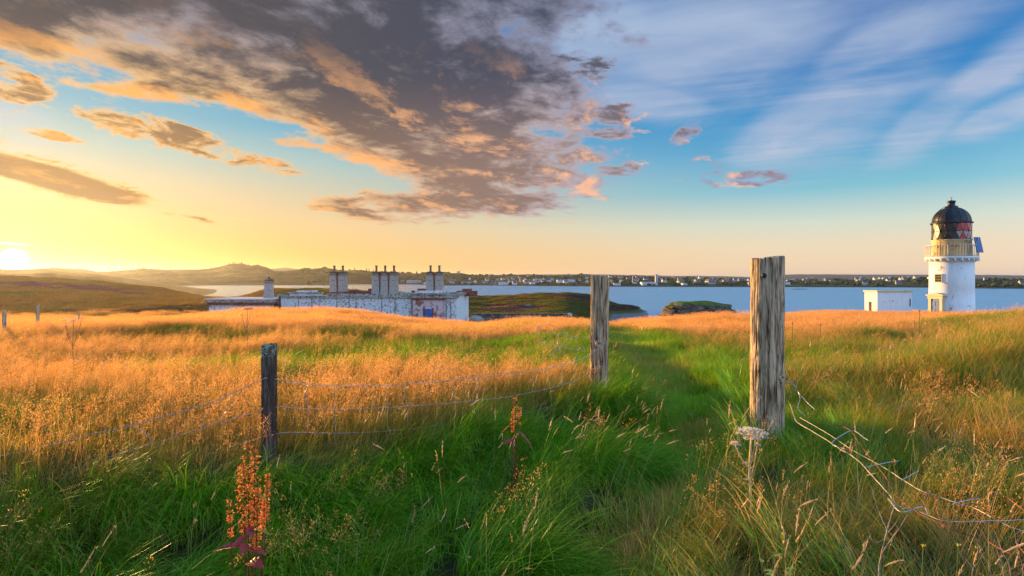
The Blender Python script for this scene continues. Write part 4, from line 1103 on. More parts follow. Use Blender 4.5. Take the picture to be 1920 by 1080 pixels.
bx('side_wall', (hl - 0.1, dep / 2, hh / 2), (0.2, dep - 0.404, hh - .004), m_hutw)
# door side, with its opening
d0, d1, dh = dep * 0.40, dep * 0.68, hh - 1.15
bx('door_side_wall', (0.1, (0.202 + d0) / 2, hh / 2), (0.2, d0 - 0.202, hh - .004), m_hutw)
bx('door_side_wall', (0.1, (d1 + dep - 0.202) / 2, hh / 2), (0.2, dep - 0.202 - d1, hh - .004), m_hutw)
bx('door_head_wall', (0.1, (d0 + d1) / 2, dh + (hh - dh) / 2), (0.196, d1 - d0 - .004, hh - dh - .004), m_hutw)
bx('door', (0.16, (d0 + d1) / 2, dh / 2), (0.05, d1 - d0 - 0.02, dh - .01), simple('brown_hut_door', (0.30, 0.16, 0.07), 0.6))
bx('roof_slab', (hl / 2, dep / 2, hh + 0.09), (hl + 0.22, dep + 0.22, 0.18), m_trim)
bx('drain_pipe', (hl - 0.28, -0.05, hh * 0.62), (0.07, 0.07, 0.9), m_iron)

# ------------------------------------------------------------------ derelict keepers' building with tall chimneys
BO = Vector(((855 - 960) / F * 85.0, 85.0, 0)); Brot = R(180 - 5.0)
# local x runs left along the front, local y runs back
BX = Vector((-math.cos(R(5)), math.sin(R(5)), 0)); BY = Vector((math.sin(R(5)), math.cos(R(5)), 0))
ZG = CZ - 8.2
KB = empty('keepers_building', (BO.x, BO.y, ZG), 0)
tag(KB, 'long derelict flat roofed white building with seven tall chimney stacks', 'building')
def bw(x_, y_, z_): return BX * x_ + BY * y_ + Vector((0, 0, z_))
brz = R(-5.0)
def zb(py, Y_=85.0): return CZ + (HOR - py) / F * Y_ - ZG
m_flake = paint_mat('flaking_white_paint', (0.70, 0.74, 0.78), (0.42, 0.31, 0.25), 0.7, 3.0, (0.30, 0.18, 0.12), 0.6)
m_pink = paint_mat('pinkish_flaking_paint', (0.66, 0.50, 0.52), (0.42, 0.15, 0.12), 0.8, 1.3, (0.5, 0.2, 0.16), 0.6)
m_cornice = paint_mat('blackened_cornice', (0.46, 0.45, 0.42), (0.22, 0.18, 0.12), 1.0, 3.0)
m_redwood = simple('red_brown_masonry', (0.20, 0.065, 0.05), 0.85, var=0.5, scale=3)
m_stack = paint_mat('pitted_chimney_render', (0.42, 0.36, 0.31), (0.27, 0.20, 0.16), 0.6, 4.5)
m_pot = simple('buff_chimney_pot', (0.30, 0.20, 0.13), 0.8, var=0.35, scale=3)
m_cap = simple('mossy_cap_stone', (0.13, 0.10, 0.05), 0.9, var=0.5, scale=4)
m_felt = simple('grey_roof_felt', (0.34, 0.33, 0.36), 0.6, var=0.2)
def kb(name, x0, x1, y0, y1, z0_, z1_, mat, parent=None, bv=0.02, taper=1.0):
    bm = bmesh.new(); c_ = bw((x0 + x1) / 2, (y0 + y1) / 2, (z0_ + z1_) / 2)
    bm_box(bm, (0, 0, 0), (abs(x1 - x0), abs(y1 - y0), z1_ - z0_), brz, taper)
    o = from_bm(name, bm, mat, parent if parent is not None else KB, bevel=bv)
    o.location = c_
    return o
LEN, DEP = 27.6, 11.5
zc0, zc1 = zb(559.0), zb(550.5)
# walls: front bays each side of the projecting porch, the porch, the end wall
px2x = lambda px, y=0.0: ((px - 960) / F * (85 + y) - BO.x) / -(math.cos(R(5)) + (px - 960) / F * math.sin(R(5)))
pA, pB = px2x(832), px2x(777)
kb('front_wall', 0.0, pA, 0.0, 0.4, 0, zc0, m_flake)
kb('porch_wall', pA + .004, pB, -0.9, 0.4, 0, zb(562, 84.1), m_pink)
kb('front_wall', pB + .004, LEN, 0.0, 0.4, 0, zc0, m_flake)
kb('end_wall', 0.0, 0.4, 0.404, DEP, 0, zc0 + 0.35, paint_mat('plain_white_render', (0.74, 0.79, 0.80), (0.4, 0.42, 0.4), 0.1, 1.0))
kb('end_wall', LEN - 0.4, LEN, 0.404, DEP, 0, zc0, m_flake)
kb('back_wall', 0.404, LEN - 0.404, DEP - 0.4, DEP, 0, zc0, m_flake)
kb('roof', 0.404, LEN - 0.404, 0.404, DEP - 0.404, zc0 - 0.3, zc0 + 0.02, m_felt)
# cornice and parapet
kb('cornice', -0.35, pA - .004, -0.35, 0.55, zc0 + .002, zc0 + 0.38, m_cornice)
kb('cornice', pB + .006, LEN + 0.3, -0.3, 0.5, zc0 + .002, zc0 + 0.30, m_cornice)
kb('cornice', -0.35, 0.55, 0.554, DEP + 0.3, zc0 + .352, zc0 + 0.72, m_cornice)
kb('cornice', pA - 0.2, pB + 0.25, -1.15, 0.5, zb(562, 84.1) + .002, zb(559, 84.1) , m_redwood)
kb('cornice', pA - 0.1, pB + 0.15, -1.05, 0.45, zb(559, 84.1) + .002, zb(552.5, 84.1), m_cornice)
kb('cornice', pA - 0.35, pB + 0.4, -1.3, 0.5, zb(552.5, 84.1) + .002, zb(549.5, 84.1), m_cornice)
kb('parapet', pA + 0.2, pB - 0.3, -0.9, 0.3, zb(549.5, 84.1) + .002, zb(545.2, 84.1), m_flake)
kb('parapet', 0.0, pA - .3, 0.0, 0.45, zc0 + 0.382, zc0 + 0.9, m_cornice)
kb('parapet', pB + .3, px2x(612), 0.0, 0.45, zc0 + 0.302, zc0 + 0.62, m_cornice)
# decorated parapet at the left end
xl0, xl1 = px2x(603), px2x(545)
kb('parapet', xl0, xl1, -0.4, 0.45, zc0 + 0.302, zb(551), m_flake)
kb('parapet', xl0 - .2, xl1 + .2, -0.55, 0.5, zb(551) + .002, zb(548.3), m_cornice)
kb('parapet', xl0 + .8, xl1 - 1.0, -0.3, 0.4, zb(548.3) + .002, zb(545), m_flake)
kb('parapet', xl1 + .3, LEN + .1, -0.2, 0.45, zc0 + 0.302, zb(552), m_cornice)
# stepped brown masonry left on the roof
for (a, b, pt, yy) in ((642, 653, 544, 7), (652, 660, 543, 7.5), (676, 694, 546, 6), (684, 694, 541.5, 6.2), (765, 794, 545, 6.4), (776, 794, 541.3, 6.6), (848, 886, 545.5, 7.5), (859, 876, 541.5, 7.6), (744, 770, 548.5, 6)):
    Y_ = 85 + yy
    kb('roof_masonry', px2x(b, yy), px2x(a, yy), yy, yy + (1.0 if pt > 542 else 0.8) + 0.004 * (a % 7), zc0 + 0.022, CZ + (HOR - pt) / F * Y_ - ZG, m_redwood if pt < 548 else m_cornice)
kb('roof_masonry', px2x(640, 3), px2x(612, 3), 3.0, 6.5, zc0 + 0.022, CZ + (HOR - 548) / F * 88 - ZG, m_redwood)
# door and small lamp bracket in the porch
kb('door', px2x(811, -.9), px2x(797.5, -.9), -0.98, -0.902, 0, zb(579.5, 84.1), m_bluedoor)
kb('door_frame', px2x(814, -.9), px2x(811, -.9) - .002, -1.0, -0.902, 0, zb(577.5, 84.1), m_redwood)
kb('door_frame', px2x(797.5, -.9) + .002, px2x(794.5, -.9), -1.0, -0.902, 0, zb(577.5, 84.1), m_redwood)
kb('lamp_bracket', px2x(794, -1.2), px2x(786, -1.2), -1.6, -1.45, zb(580.5, 84), zb(579.2, 84), m_trim)
for k, xx in enumerate((845, 837, 772, 741, 716, 668, 655, 632, 585, 560)):   # plaster pilaster strips
    kb('pilaster', px2x(xx) - 0.10, px2x(xx) + 0.10, -0.06, -0.002, 0, zc0 - .01, m_cornice)
def chimney(px, yy, ptop, w0, w1, potw, parent, pot_top, base_z):
    Y_ = 85 + yy
    x_ = px2x(px, yy); z0_ = base_z; z1_ = CZ + (HOR - ptop - 4.5) / F * Y_ - ZG
    st = kb('chimney_stack', x_ - w0 / 2, x_ + w0 / 2, yy - w0 / 2, yy + w0 / 2, z0_, z1_, m_stack, parent, 0.03, w1 / w0)
    sub = []
    def part(nm, w_, a, b, mt, tp=1.0):
        bm = bmesh.new(); bm_box(bm, (0, 0, 0), (w_, w_, b - a), brz, tp)
        o = from_bm(nm, bm, mt, st, bevel=0.02); o.location = Vector((0, 0, (a + b) / 2 - (z0_ + z1_) / 2)); return o
    k_ = Y_ / F
    part('string_course', w1 * 1.06, z1_ + .002, z1_ + 0.10, m_redwood)
    part('chimney_neck', w1 * 0.98, z1_ + .102, z1_ + 4.2 * k_, m_stack)
    part('cap_stone', w1 * 1.42, z1_ + 4.2 * k_ + .002, z1_ + 5.2 * k_, m_cap)
    part('cap_weathering', w1 * 1.30, z1_ + 5.2 * k_ + .002, z1_ + 6.8 * k_, m_cap, 0.55)
    zt = CZ + (HOR - pot_top) / F * Y_ - ZG; zp = z1_ + 6.0 * k_
    bm = bmesh.new(); r_ = potw / 2 * k_
    bm_lathe(bm, [(r_ * 1.15, 0), (r_ * .92, (zt - zp) * .3), (r_ * .88, (zt - zp) * .82), (r_ * 1.15, (zt - zp) * .84), (r_ * 1.15, zt - zp), (r_ * .7, zt - zp), (r_ * .7, (zt - zp) * .9)], 12)
    o = from_bm('chimney_pot', bm, m_pot, st); o.location = Vector((0, 0, zp - (z0_ + z1_) / 2))
for px_ in (621, 637, 700.5, 717, 733.5, 801, 817.5):
    chimney(px_, 6.0 if px_ < 650 else (5.2 if px_ < 760 else 6.2), 511.5, 1.30, 1.06, 4.6, None, 497.5, zc0 + 0.022)
# orange strips added between grouped stacks, standing in for their sunlit sides
for a, b in ((629, 6.0), (708.7, 5.2), (725.2, 5.2), (809.2, 6.2)):
    kb('sunlit_side_strip', px2x(a, b) - .07, px2x(a, b) + .07, b - .25, b - .05, zc0 + 0.022, CZ + (HOR - 512) / F * (85 + b) - ZG, simple('painted_sunlit_orange', (0.42, 0.14, 0.05), 0.8))
# annexe: lower flat roofed wing on the left with one short stack
AN = empty('annexe', (BO.x, BO.y, ZG)); tag(AN, 'low flat roofed annexe with one squat chimney left of the derelict building', 'building')
ax0, ax1 = LEN + 0.45, px2x(393, -1)
za = CZ + (HOR - 571.5) / F * 88 - ZG
def ka(*a, **k): return kb(*a, parent=AN, **k)
for nm, x0, x1, y0, y1 in (('front_wall', ax0, ax1, -1.0, -0.6), ('side_wall', ax1 - .4, ax1, -0.596, 6.6), ('back_wall', ax0, ax1, 6.604, 7.0)):
    ka(nm, x0, x1, y0, y1, 0, za, m_flake)
ka('cornice', ax0 - .1, ax1 + .25, -1.25, 7.2, za + .002, za + 0.42, m_redwood)
ka('fascia', ax0 - .1, ax1 + .35, -1.35, 7.3, za + .424, za + 0.82, m_cornice)
ka('roof_slab', ax0 - .1, ax1 + .5, -1.5, 7.4, za + .824, za + 0.96, simple('pale_roof_sheet', (0.55, 0.52, 0.56), 0.35, var=0.12))
o_ = KB; 
def ann_ch():
    global KB
    keepKB = KB; KB = AN
    chimney(500, 4.0, 526.5, 1.25, 0.95, 5.0, None, 518.5, za + .964)
    KB = keepKB
ann_ch()

# ------------------------------------------------------------------ boundary wall, boulders, islet
m_wallst = paint_mat('lichened_wall_stone', (0.22, 0.20, 0.18), (0.10, 0.09, 0.08), 1.2, 2.5)
WL = empty('boundary_wall', place(980, 600, 96)); tag(WL, 'low grey stone boundary wall right of the derelict building', 'stone wall')
x0, x1, Yw = (888 - 960) / F * 96, (1072 - 960) / F * 96, 96.0
ztop_ = CZ + (HOR - 590.5) / F * 96
bm = bmesh.new(); zc = ztop_ - 2.6; 
while zc < ztop_ - 0.05:
    hgt = random.uniform(.22, .34); xx = x0
    while xx < x1:
        w_ = random.uniform(.3, .75)
        bm_box(bm, (xx + w_ / 2 - WL.location.x, random.uniform(-.04, .04), zc + hgt / 2 - WL.location.z), (w_ * .94, .5 + random.uniform(0, .08), hgt * .93), random.uniform(-.03, .03), random.uniform(.9, 1)); xx += w_
    zc += hgt
st_ = from_bm('stonework', bm, m_wallst, WL); st_['kind'] = 'stuff'
xx = x0
while xx < x1:
    w_ = random.uniform(.55, 1.1)
    boxo('coping_stone', (xx + w_ / 2 - WL.location.x, 0, zc + 0.08 - WL.location.z), (w_ * .95, .66, .2), m_wallst, WL, bevel=0.04); xx += w_
for px_, py_, Y_, s_, lb, mt in ((1068, 589, 94.5, (.5, .45, .55), 'pale rounded boulder at the end of the boundary wall', simple('pale_boulder', (0.42, 0.38, 0.34), .85)),
                                 (893, 595, 93, (1.6, 1.0, .9), 'flat pale boulder by the corner of the derelict building', simple('grey_boulder', (0.30, 0.27, 0.25), .85)),
                                 (969, 574, 190, (3.6, 2.6, 2.2), 'left grey outcrop boulder on the green headland', m_stone), (990, 575, 192, (4.2, 2.6, 2.0), 'right grey outcrop boulder on the green headland', m_stone)):
    p_ = place(px_, py_, Y_); p_.z = max(p_.z, H1(p_.x, p_.y) + 0.2) - s_[2] * 0.35
    tag(boulder('boulder', p_, tuple(v * .5 for v in s_) if Y_ > 150 else tuple(v * .75 for v in s_), mt, px_), lb, 'boulder', 'boulders by the bay')
# islet of rock with a grass cap
m_islet, q = newmat('islet_rock_and_turf')
P_ = geopos(q); nn = q.noise(P_, 0.9, 8, 0.72); up = q.sep(q.node('ShaderNodeNewGeometry').outputs['Normal'])[2]
zz2 = q.sep(P_)[2]
rock = q.ramp(q.noise(q.xyz(q.sep(P_)[0], q.sep(P_)[1], zz2 * 3.0), 0.55, 8, 0.7), [(0.35, (0.035, 0.030, 0.026)), (0.5, (0.13, 0.10, 0.085)), (0.65, (0.24, 0.20, 0.17))])
turf = q.ramp(nn, [(0.35, (0.05, 0.08, 0.012)), (0.5, (0.12, 0.17, 0.02)), (0.65, (0.24, 0.20, 0.06))])
finish(m_islet, q, q.mix(q.rng(up + (zz2 - 10.5) * 0.10, 0.30, 0.62), rock, turf), 0.95, bump=nn, bstr=1.0, bdist=0.5, spec=0.1)
ix0, iy0 = (1314 - 960) / F * 150, 150.0
nb_, nr2 = 140, 60
V = []
for j in range(nr2):
    t = j / (nr2 - 1)
    for i in range(nb_):
        a_ = 2 * math.pi * i / nb_
        foot = 1.0 + 0.10 * math.cos(2 * a_) + 0.14 * float(fbm(math.cos(a_) * 1.5, math.sin(a_) * 1.5, 3, 7))
        if t < 0.45: rad_, z_ = t / 0.45 * 0.80, 1.0 - 0.07 * (t / .45) ** 2
        else:
            u_ = (t - .45) / .55; rad_ = 0.80 + 0.28 * u_ ** 0.8; z_ = 0.93 - 0.99 * u_ ** 1.25
        rx_ = 9.0 * rad_ * foot * (1.12 if math.cos(a_) < 0 and t > .6 else 1.0); ry_ = 8.0 * rad_ * foot
        x_, y_ = ix0 + rx_ * math.cos(a_), iy0 + ry_ * math.sin(a_)
        zz_ = 10.3 * z_ - 0.3
        n_ = float(fbm(x_ * .35 + zz_ * .8, y_ * .35 - zz_ * .5, 4, 19))
        n2_ = float(fbm(x_ * .15 , y_ * .15 + zz_ * 1.1, 3, 39))
        k_ = sm(.40, .6, t)
        V.append((x_ + k_ * math.cos(a_) * (n_ * 1.3 + n2_ * 1.1), y_ + k_ * math.sin(a_) * (n_ * 1.3 + n2_ * 1.1), zz_ + n_ * (.35 + .5 * k_) - 0.05 * (x_ - ix0) * 0.4))
ii = np.arange(nr2 * nb_).reshape(nr2, nb_); jj = np.roll(ii, -1, 1)
me = mesh_np('rocky_islet', V, np.stack([ii[:-1], ii[1:], jj[1:], jj[:-1]], -1).reshape(-1, 4))
tag(link('rocky_islet', me, m_islet), 'turf topped rock stack at the edge of the bay', kind='structure')
# skerry out in the bay
bm = bmesh.new(); bmesh.ops.create_icosphere(bm, subdivisions=4, radius=1)
for v in bm.verts:
    k = 1 + .5 * float(fbm(v.co.x * 3, v.co.y * 3, 3, 2)); v.co = Vector((v.co.x * 11.5 * k, v.co.y * 8, v.co.z * 0.9 * k))
sk = from_bm('skerry', bm, m_stone, None, (( 1500 - 960) / F * 830, 830, 0.0)); tag(sk, 'low dark skerry breaking the surface of the bay', kind='structure')

# ------------------------------------------------------------------ grass: prototypes spread by geometry nodes
def blade_mesh(name, specs, mats, extra=None):
    """specs: list of (x, y, yaw, length, width, lean0, curl, segs, rnd, head) -> ribbons; colour layer R=height G=random B=head"""
    V, Fc, C = [], [], []
    for (bx_, by_, yaw, L, wd, lean, curl, sg, rn, hd) in specs:
        p = np.array([bx_, by_, -0.03]); ang = lean
        side = np.array([-math.sin(yaw), math.cos(yaw), 0]); fw = np.array([math.cos(yaw), math.sin(yaw), 0])
        b0 = len(V)
        for k in range(sg + 1):
            t = k / sg
            w_ = wd * (0.55 + 0.9 * t - 1.42 * t * t) if sg > 1 else wd * (1 - t)
            w_ = max(w_, wd * 0.03)
            if k == sg:
                V.append(p.copy()); C.append((1, rn, hd, 1))
            else:
                V.append(p - side * w_ / 2); V.append(p + side * w_ / 2)
                C += [(t, rn, hd, 1)] * 2
            ang = lean + curl * ((k + 1) / sg) ** 1.6
            st = L / sg
            p = p + (fw * math.sin(ang) + np.array([0, 0, 1]) * math.cos(ang)) * st
        for k in range(sg - 1):
            a_ = b0 + 2 * k
            Fc.append((a_, a_ + 1, a_ + 3)); Fc.append((a_, a_ + 3, a_ + 2))
        a_ = b0 + 2 * (sg - 1)
        Fc.append((a_, a_ + 1, a_ + 2))
    if extra:
        for (vs, fs, cs) in extra:
            b0 = len(V); V += list(vs); C += list(cs); Fc += [tuple(i + b0 for i in f_) for f_ in fs]
    me_ = mesh_np(name, np.array(V), np.array(Fc), smooth=False)
    ca_ = me_.color_attributes.new('col', 'FLOAT_COLOR', 'POINT')
    ca_.data.foreach_set('color', np.array(C, np.float32).ravel())
    for m_ in mats: me_.materials.append(m_)
    return me_
def stem_pts(x0, y0, yaw, L, lean, curl, n=8):
    p = np.array([x0, y0, 0.0]); out = [p.copy()]
    for k in range(n):
        ang = lean + curl * ((k + 0.5) / n) ** 1.6
        p = p + np.array([math.cos(yaw) * math.sin(ang), math.sin(yaw) * math.sin(ang), math.cos(ang)]) * L / n
        out.append(p.copy())
    return np.array(out)
def flake(p, d, s, w_, rn, hd=1.0):
    """small diamond, two triangles folded along its length"""
    d = d / (np.linalg.norm(d) + 1e-9)
    q_ = np.cross(d, rng.normal(size=3)); q_ /= (np.linalg.norm(q_) + 1e-9)
    n_ = np.cross(d, q_)
    vs = [p, p + d * s * 0.5 + q_ * w_ + n_ * w_ * 0.4, p + d * s, p + d * s * 0.5 - q_ * w_ + n_ * w_ * 0.4]
    return vs, [(0, 1, 2), (0, 2, 3)], [(1, rn, hd, 1)] * 4
def cigar(pts, r0, rn, hd=1.0, n=5, rough=0.25):
    """spike shaped head along a list of points"""
    V, Fc, C = [], [], []
    m_ = len(pts)
    for i, p in enumerate(pts):
        t = i / (m_ - 1)
        rr = r0 * (math.sin(math.pi * min(1, t * 0.92 + 0.06)) ** 0.55) * (1 + rough * rng.uniform(-1, 1))
        d = pts[min(i + 1, m_ - 1)] - pts[max(i - 1, 0)]; d = d / np.linalg.norm(d)
        a_ = np.cross(d, [0.3, 0.9, 0.1]); a_ /= np.linalg.norm(a_); b__ = np.cross(d, a_)
        for k in range(n):
            th = 2 * math.pi * (k + 0.5 * (i % 2)) / n
            V.append(p + (a_ * math.cos(th) + b__ * math.sin(th)) * rr * rng.uniform(0.8, 1.25)); C.append((1, rn, hd, 1))
    for i in range(m_ - 1):
        for k in range(n):
            a_, b__ = i * n + k, i * n + (k + 1) % n
            Fc.append((a_, b__, b__ + n)); Fc.append((a_, b__ + n, a_ + n))
    return V, Fc, C

def grass_material(name, g1, g2, d1, d2, h1, h2, trans=0.45):
    m_, q = newmat(name)
    at = q.attr('col'); cs = q.sep(at.outputs['Color'])
    hgt, rn, hd = cs
    tint = E(q, q.attr('tint', 'INSTANCER').outputs['Fac'])
    ob = E(q, q.node('ShaderNodeObjectInfo').outputs['Random'])
    green = q.mix(rn, tuple(g1) + (1,), tuple(g2) + (1,))
    dry = q.mix(rn, tuple(d1) + (1,), tuple(d2) + (1,))
    k = q.rng(tint + (rn - 0.5) * 0.75 + (hgt - 0.5) * 0.22 + (ob - 0.5) * 0.3, 0.30, 0.70)
    c = q.mix(k, green, dry)
    # old thatch at the foot of the blades
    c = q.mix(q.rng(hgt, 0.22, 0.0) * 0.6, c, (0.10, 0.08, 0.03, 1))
    head = q.mix(rn, tuple(h1) + (1,), tuple(h2) + (1,))
    c = q.mix(hd, c, head)
    df = q.node('ShaderNodeBsdfDiffuse'); q.put(df.inputs[0], c)
    tr = q.node('ShaderNodeBsdfTranslucent'); q.put(tr.inputs[0], q.mix(1.0, c, (1.25, 1.15, 0.7, 1), 'MULTIPLY'))
    mixs = q.node('ShaderNodeMixShader'); mixs.inputs[0].default_value = trans
    q.t.links.new(df.outputs[0], mixs.inputs[1]); q.t.links.new(tr.outputs[0], mixs.inputs[2])
    gl_ = q.node('ShaderNodeBsdfGlossy'); gl_.inputs['Roughness'].default_value = 0.30; gl_.inputs[0].default_value = (1, 1, 1, 1)
    mx2 = q.node('ShaderNodeMixShader'); mx2.inputs[0].default_value = 0.022
    q.t.links.new(mixs.outputs[0], mx2.inputs[1]); q.t.links.new(gl_.outputs[0], mx2.inputs[2])
    o_ = q.node('ShaderNodeOutputMaterial'); q.t.links.new(mx2.outputs[0], o_.inputs['Surface'])
    return m_
G_A, G_B = (0.035, 0.180, 0.003), (0.300, 0.620, 0.016)
D_A, D_B = (0.38, 0.21, 0.035), (0.66, 0.38, 0.08)
H_A, H_B = (0.62, 0.255, 0.07), (0.86, 0.49, 0.19)
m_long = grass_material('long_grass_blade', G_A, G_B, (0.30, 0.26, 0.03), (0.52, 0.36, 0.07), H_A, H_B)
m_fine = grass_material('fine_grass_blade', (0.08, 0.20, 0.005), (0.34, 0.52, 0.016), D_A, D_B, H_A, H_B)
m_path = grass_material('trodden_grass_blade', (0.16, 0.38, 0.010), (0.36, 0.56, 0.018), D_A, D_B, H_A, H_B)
m_pale = grass_material('pale_seed_head', (0.10, 0.16, 0.02), (0.25, 0.24, 0.05), (0.40, 0.28, 0.10), (0.5, 0.36, 0.15), (0.60, 0.42, 0.24), (0.78, 0.60, 0.38))
U = lambda a, b: float(rng.uniform(a, b))
def longclump(n=50):
    out = []
    for i in range(n):
        r_, t_ = 0.10 * math.sqrt(U(0, 1)), U(0, 6.28)
        out.append((r_ * math.cos(t_), r_ * math.sin(t_), float(rng.normal(0, 0.33)) + (U(-2, 2) if U(0, 1) < .08 else 0), U(0.30, 0.66), U(0.0045, 0.0095), U(0.0, 0.35), U(1.0, 2.5), 7, U(0, 1), 0))
    return out
def fineclump(n=46, h=(0.20, 0.42)):
    out = []
    for i in range(n):
        r_, t_ = 0.16 * math.sqrt(U(0, 1)), U(0, 6.28)
        out.append((r_ * math.cos(t_), r_ * math.sin(t_), U(-1.4, 1.4), U(*h), U(0.0028, 0.0056), U(0.0, 0.5), U(0.2, 1.3), 4, U(0, 1), 0))
    return out
def seedclump(ns=7, nb=14):
    """airy bent-grass panicles"""
    sp = fineclump(nb); ex = []
    for i in range(ns):
        x0, y0, yaw, L = U(-.15, .15), U(-.15, .15), U(-1, 1), U(0.36, 0.62)
        lean, curl, rn = U(0, .25), U(.1, .7), U(0, 1)
        sp.append((x0, y0, yaw, L, 0.0024, lean, curl, 6, 0.9, 0.55))
        pts = stem_pts(x0, y0, yaw, L, lean, curl, 8)
        for k in range(34):
            t = U(0.62, 1.0) * 8; j = min(int(t), 7)
            p = pts[j] + (pts[j + 1] - pts[j]) * (t - j)
            spread = 0.055 * (1.08 - t / 8) / 0.4 + 0.006
            o_ = rng.normal(size=3) * spread * 0.5; o_[2] = abs(o_[2]) * 0.6
            ex.append(flake(p + o_, np.array([o_[0], o_[1], 0.03]), U(0.008, 0.016), U(0.0016, 0.003), min(1, max(0, rn + U(-.3, .3)))))
    return sp, ex
def spikeclump(ns=3, nb=8):
    """soft cigar-shaped heads on tall stems"""
    sp = fineclump(nb); ex = []
    for i in range(ns):
        x0, y0, yaw, L = U(-.10, .10), U(-.10, .10), U(-.9, .9), U(0.42, 0.72)
        lean, curl, rn = U(0, .22), U(.15, 1.1), U(0, 1)
        sp.append((x0, y0, yaw, L, 0.0028, lean, curl, 8, 0.9, 0.35))
        pts = stem_pts(x0, y0, yaw, L, lean, curl, 20)
        ex.append(cigar(pts[-1 - int(U(2, 3.6)):], U(0.0022, 0.0042), rn, n=5))
        tl = pts[-3:]
        for k in range(14):
            ex.append(flake(tl[int(U(0, 2.99))] + rng.normal(size=3) * 0.003, rng.normal(size=3) * .5 + (pts[-1] - pts[-4]) * 20, U(.008, .015), .0014, rn))
    return sp, ex
def shortclump(n=46):
    out = []
    for i in range(n):
        r_, t_ = 0.16 * math.sqrt(U(0, 1)), U(0, 6.28)
        out.append((r_ * math.cos(t_), r_ * math.sin(t_), U(-3.1, 3.1), U(0.05, 0.17), U(0.004, 0.008), U(0.1, 0.9), U(0.2, 1.3), 3, U(0, 1), 0))
    return out
def farclump(n=110, heads=150, R_=0.55, h=(0.22, 0.42), w_=0.012):
    sp, ex = [], []
    for i in range(n):
        r_, t_ = R_ * math.sqrt(U(0, 1)), U(0, 6.28)
        sp.append((r_ * math.cos(t_), r_ * math.sin(t_), U(-1.6, 1.6), U(*h), w_ * U(.7, 1.3), U(0, .4), U(.2, 1.0), 3, U(0, 1), 0))
    for i in range(heads):
        r_, t_ = R_ * math.sqrt(U(0, 1)), U(0, 6.28)
        p = np.array([r_ * math.cos(t_), r_ * math.sin(t_), U(0.26, 0.50)])
        ex.append(flake(p, np.array([U(-.3, .9), U(-.4, .4), 1.0]), U(.03, .07), U(.004, .009), U(0, 1)))
    return sp, ex
def coll(name, meshes):
    c_ = bpy.data.collections.new(name)
    for i, me_ in enumerate(meshes):
        o = bpy.data.objects.new(me_.name, me_); c_.objects.link(o)
    return c_
def mk(name, fn, mat, n=4):
    out = []
    for i in range(n):
        r_ = fn()
        sp, ex = r_ if isinstance(r_, tuple) else (r_, None)
        out.append(blade_mesh(name, sp, [mat], ex))
    return coll(name + '_patterns', out)
c_long = mk('long_grass_tuft', longclump, m_long, 5)
c_fine = mk('fine_grass_tuft', fineclump, m_fine, 5)
c_seed = mk('bent_grass_tuft', seedclump, m_fine, 5)
c_spike = mk('spike_grass_tuft', spikeclump, m_pale, 6)
c_short = mk('trodden_grass_tuft', shortclump, m_path, 3)
c_farh = mk('far_dry_tuft', lambda: farclump(), m_fine, 4)
c_farg = mk('far_green_tuft', lambda: farclump(150, 22), m_fine, 4)

def scatter(name, coll_, P, rz, tilt, scl, tint, label):
    n = len(P)
    me_ = bpy.data.meshes.new(name)
    me_.vertices.add(n); me_.vertices.foreach_set('co', np.asarray(P, np.float32).ravel())
    rot = np.zeros((n, 3), np.float32); rot[:, 2] = rz; rot[:, 1] = tilt
    a_ = me_.attributes.new('rot', 'FLOAT_VECTOR', 'POINT'); a_.data.foreach_set('vector', rot.ravel())
    a_ = me_.attributes.new('scl', 'FLOAT_VECTOR', 'POINT')
    s3 = np.asarray(scl, np.float32); s3 = np.stack([s3] * 3, -1) if s3.ndim == 1 else s3
    a_.data.foreach_set('vector', s3.ravel().astype(np.float32))
    a_ = me_.attributes.new('tint', 'FLOAT', 'POINT'); a_.data.foreach_set('value', np.asarray(tint, np.float32))
    a_ = me_.attributes.new('pick', 'INT', 'POINT'); a_.data.foreach_set('value', rng.integers(0, 60, n).astype(np.int32))
    o = bpy.data.objects.new(name, me_); COL.objects.link(o)
    ng = bpy.data.node_groups.new(name, 'GeometryNodeTree')
    ng.interface.new_socket('Geometry', in_out='INPUT', socket_type='NodeSocketGeometry')
    ng.interface.new_socket('Geometry', in_out='OUTPUT', socket_type='NodeSocketGeometry')
    N = ng.nodes; Lk = ng.links
    gi, go = N.new('NodeGroupInput'), N.new('NodeGroupOutput')
    ci_ = N.new('GeometryNodeCollectionInfo'); ci_.inputs['Collection'].default_value = coll_
    ci_.inputs['Separate Children'].default_value = True; ci_.inputs['Reset Children'].default_value = True
    m2p = N.new('GeometryNodeMeshToPoints')
    iop = N.new('GeometryNodeInstanceOnPoints'); iop.inputs['Pick Instance'].default_value = True
    def na(nm, dt):
        a = N.new('GeometryNodeInputNamedAttribute'); a.data_type = dt; a.inputs['Name'].default_value = nm
        return a.outputs['Attribute']
    Lk.new(gi.outputs[0], m2p.inputs['Mesh']); Lk.new(m2p.outputs[0], iop.inputs['Points'])
    Lk.new(ci_.outputs[0], iop.inputs['Instance']); Lk.new(na('pick', 'INT'), iop.inputs['Instance Index'])
    Lk.new(na('rot', 'FLOAT_VECTOR'), iop.inputs['Rotation']); Lk.new(na('scl', 'FLOAT_VECTOR'), iop.inputs['Scale'])
    Lk.new(iop.outputs[0], go.inputs[0])
    md = o.modifiers.new('spread', 'NODES'); md.node_group = ng
    return tag(o, label, kind='stuff')

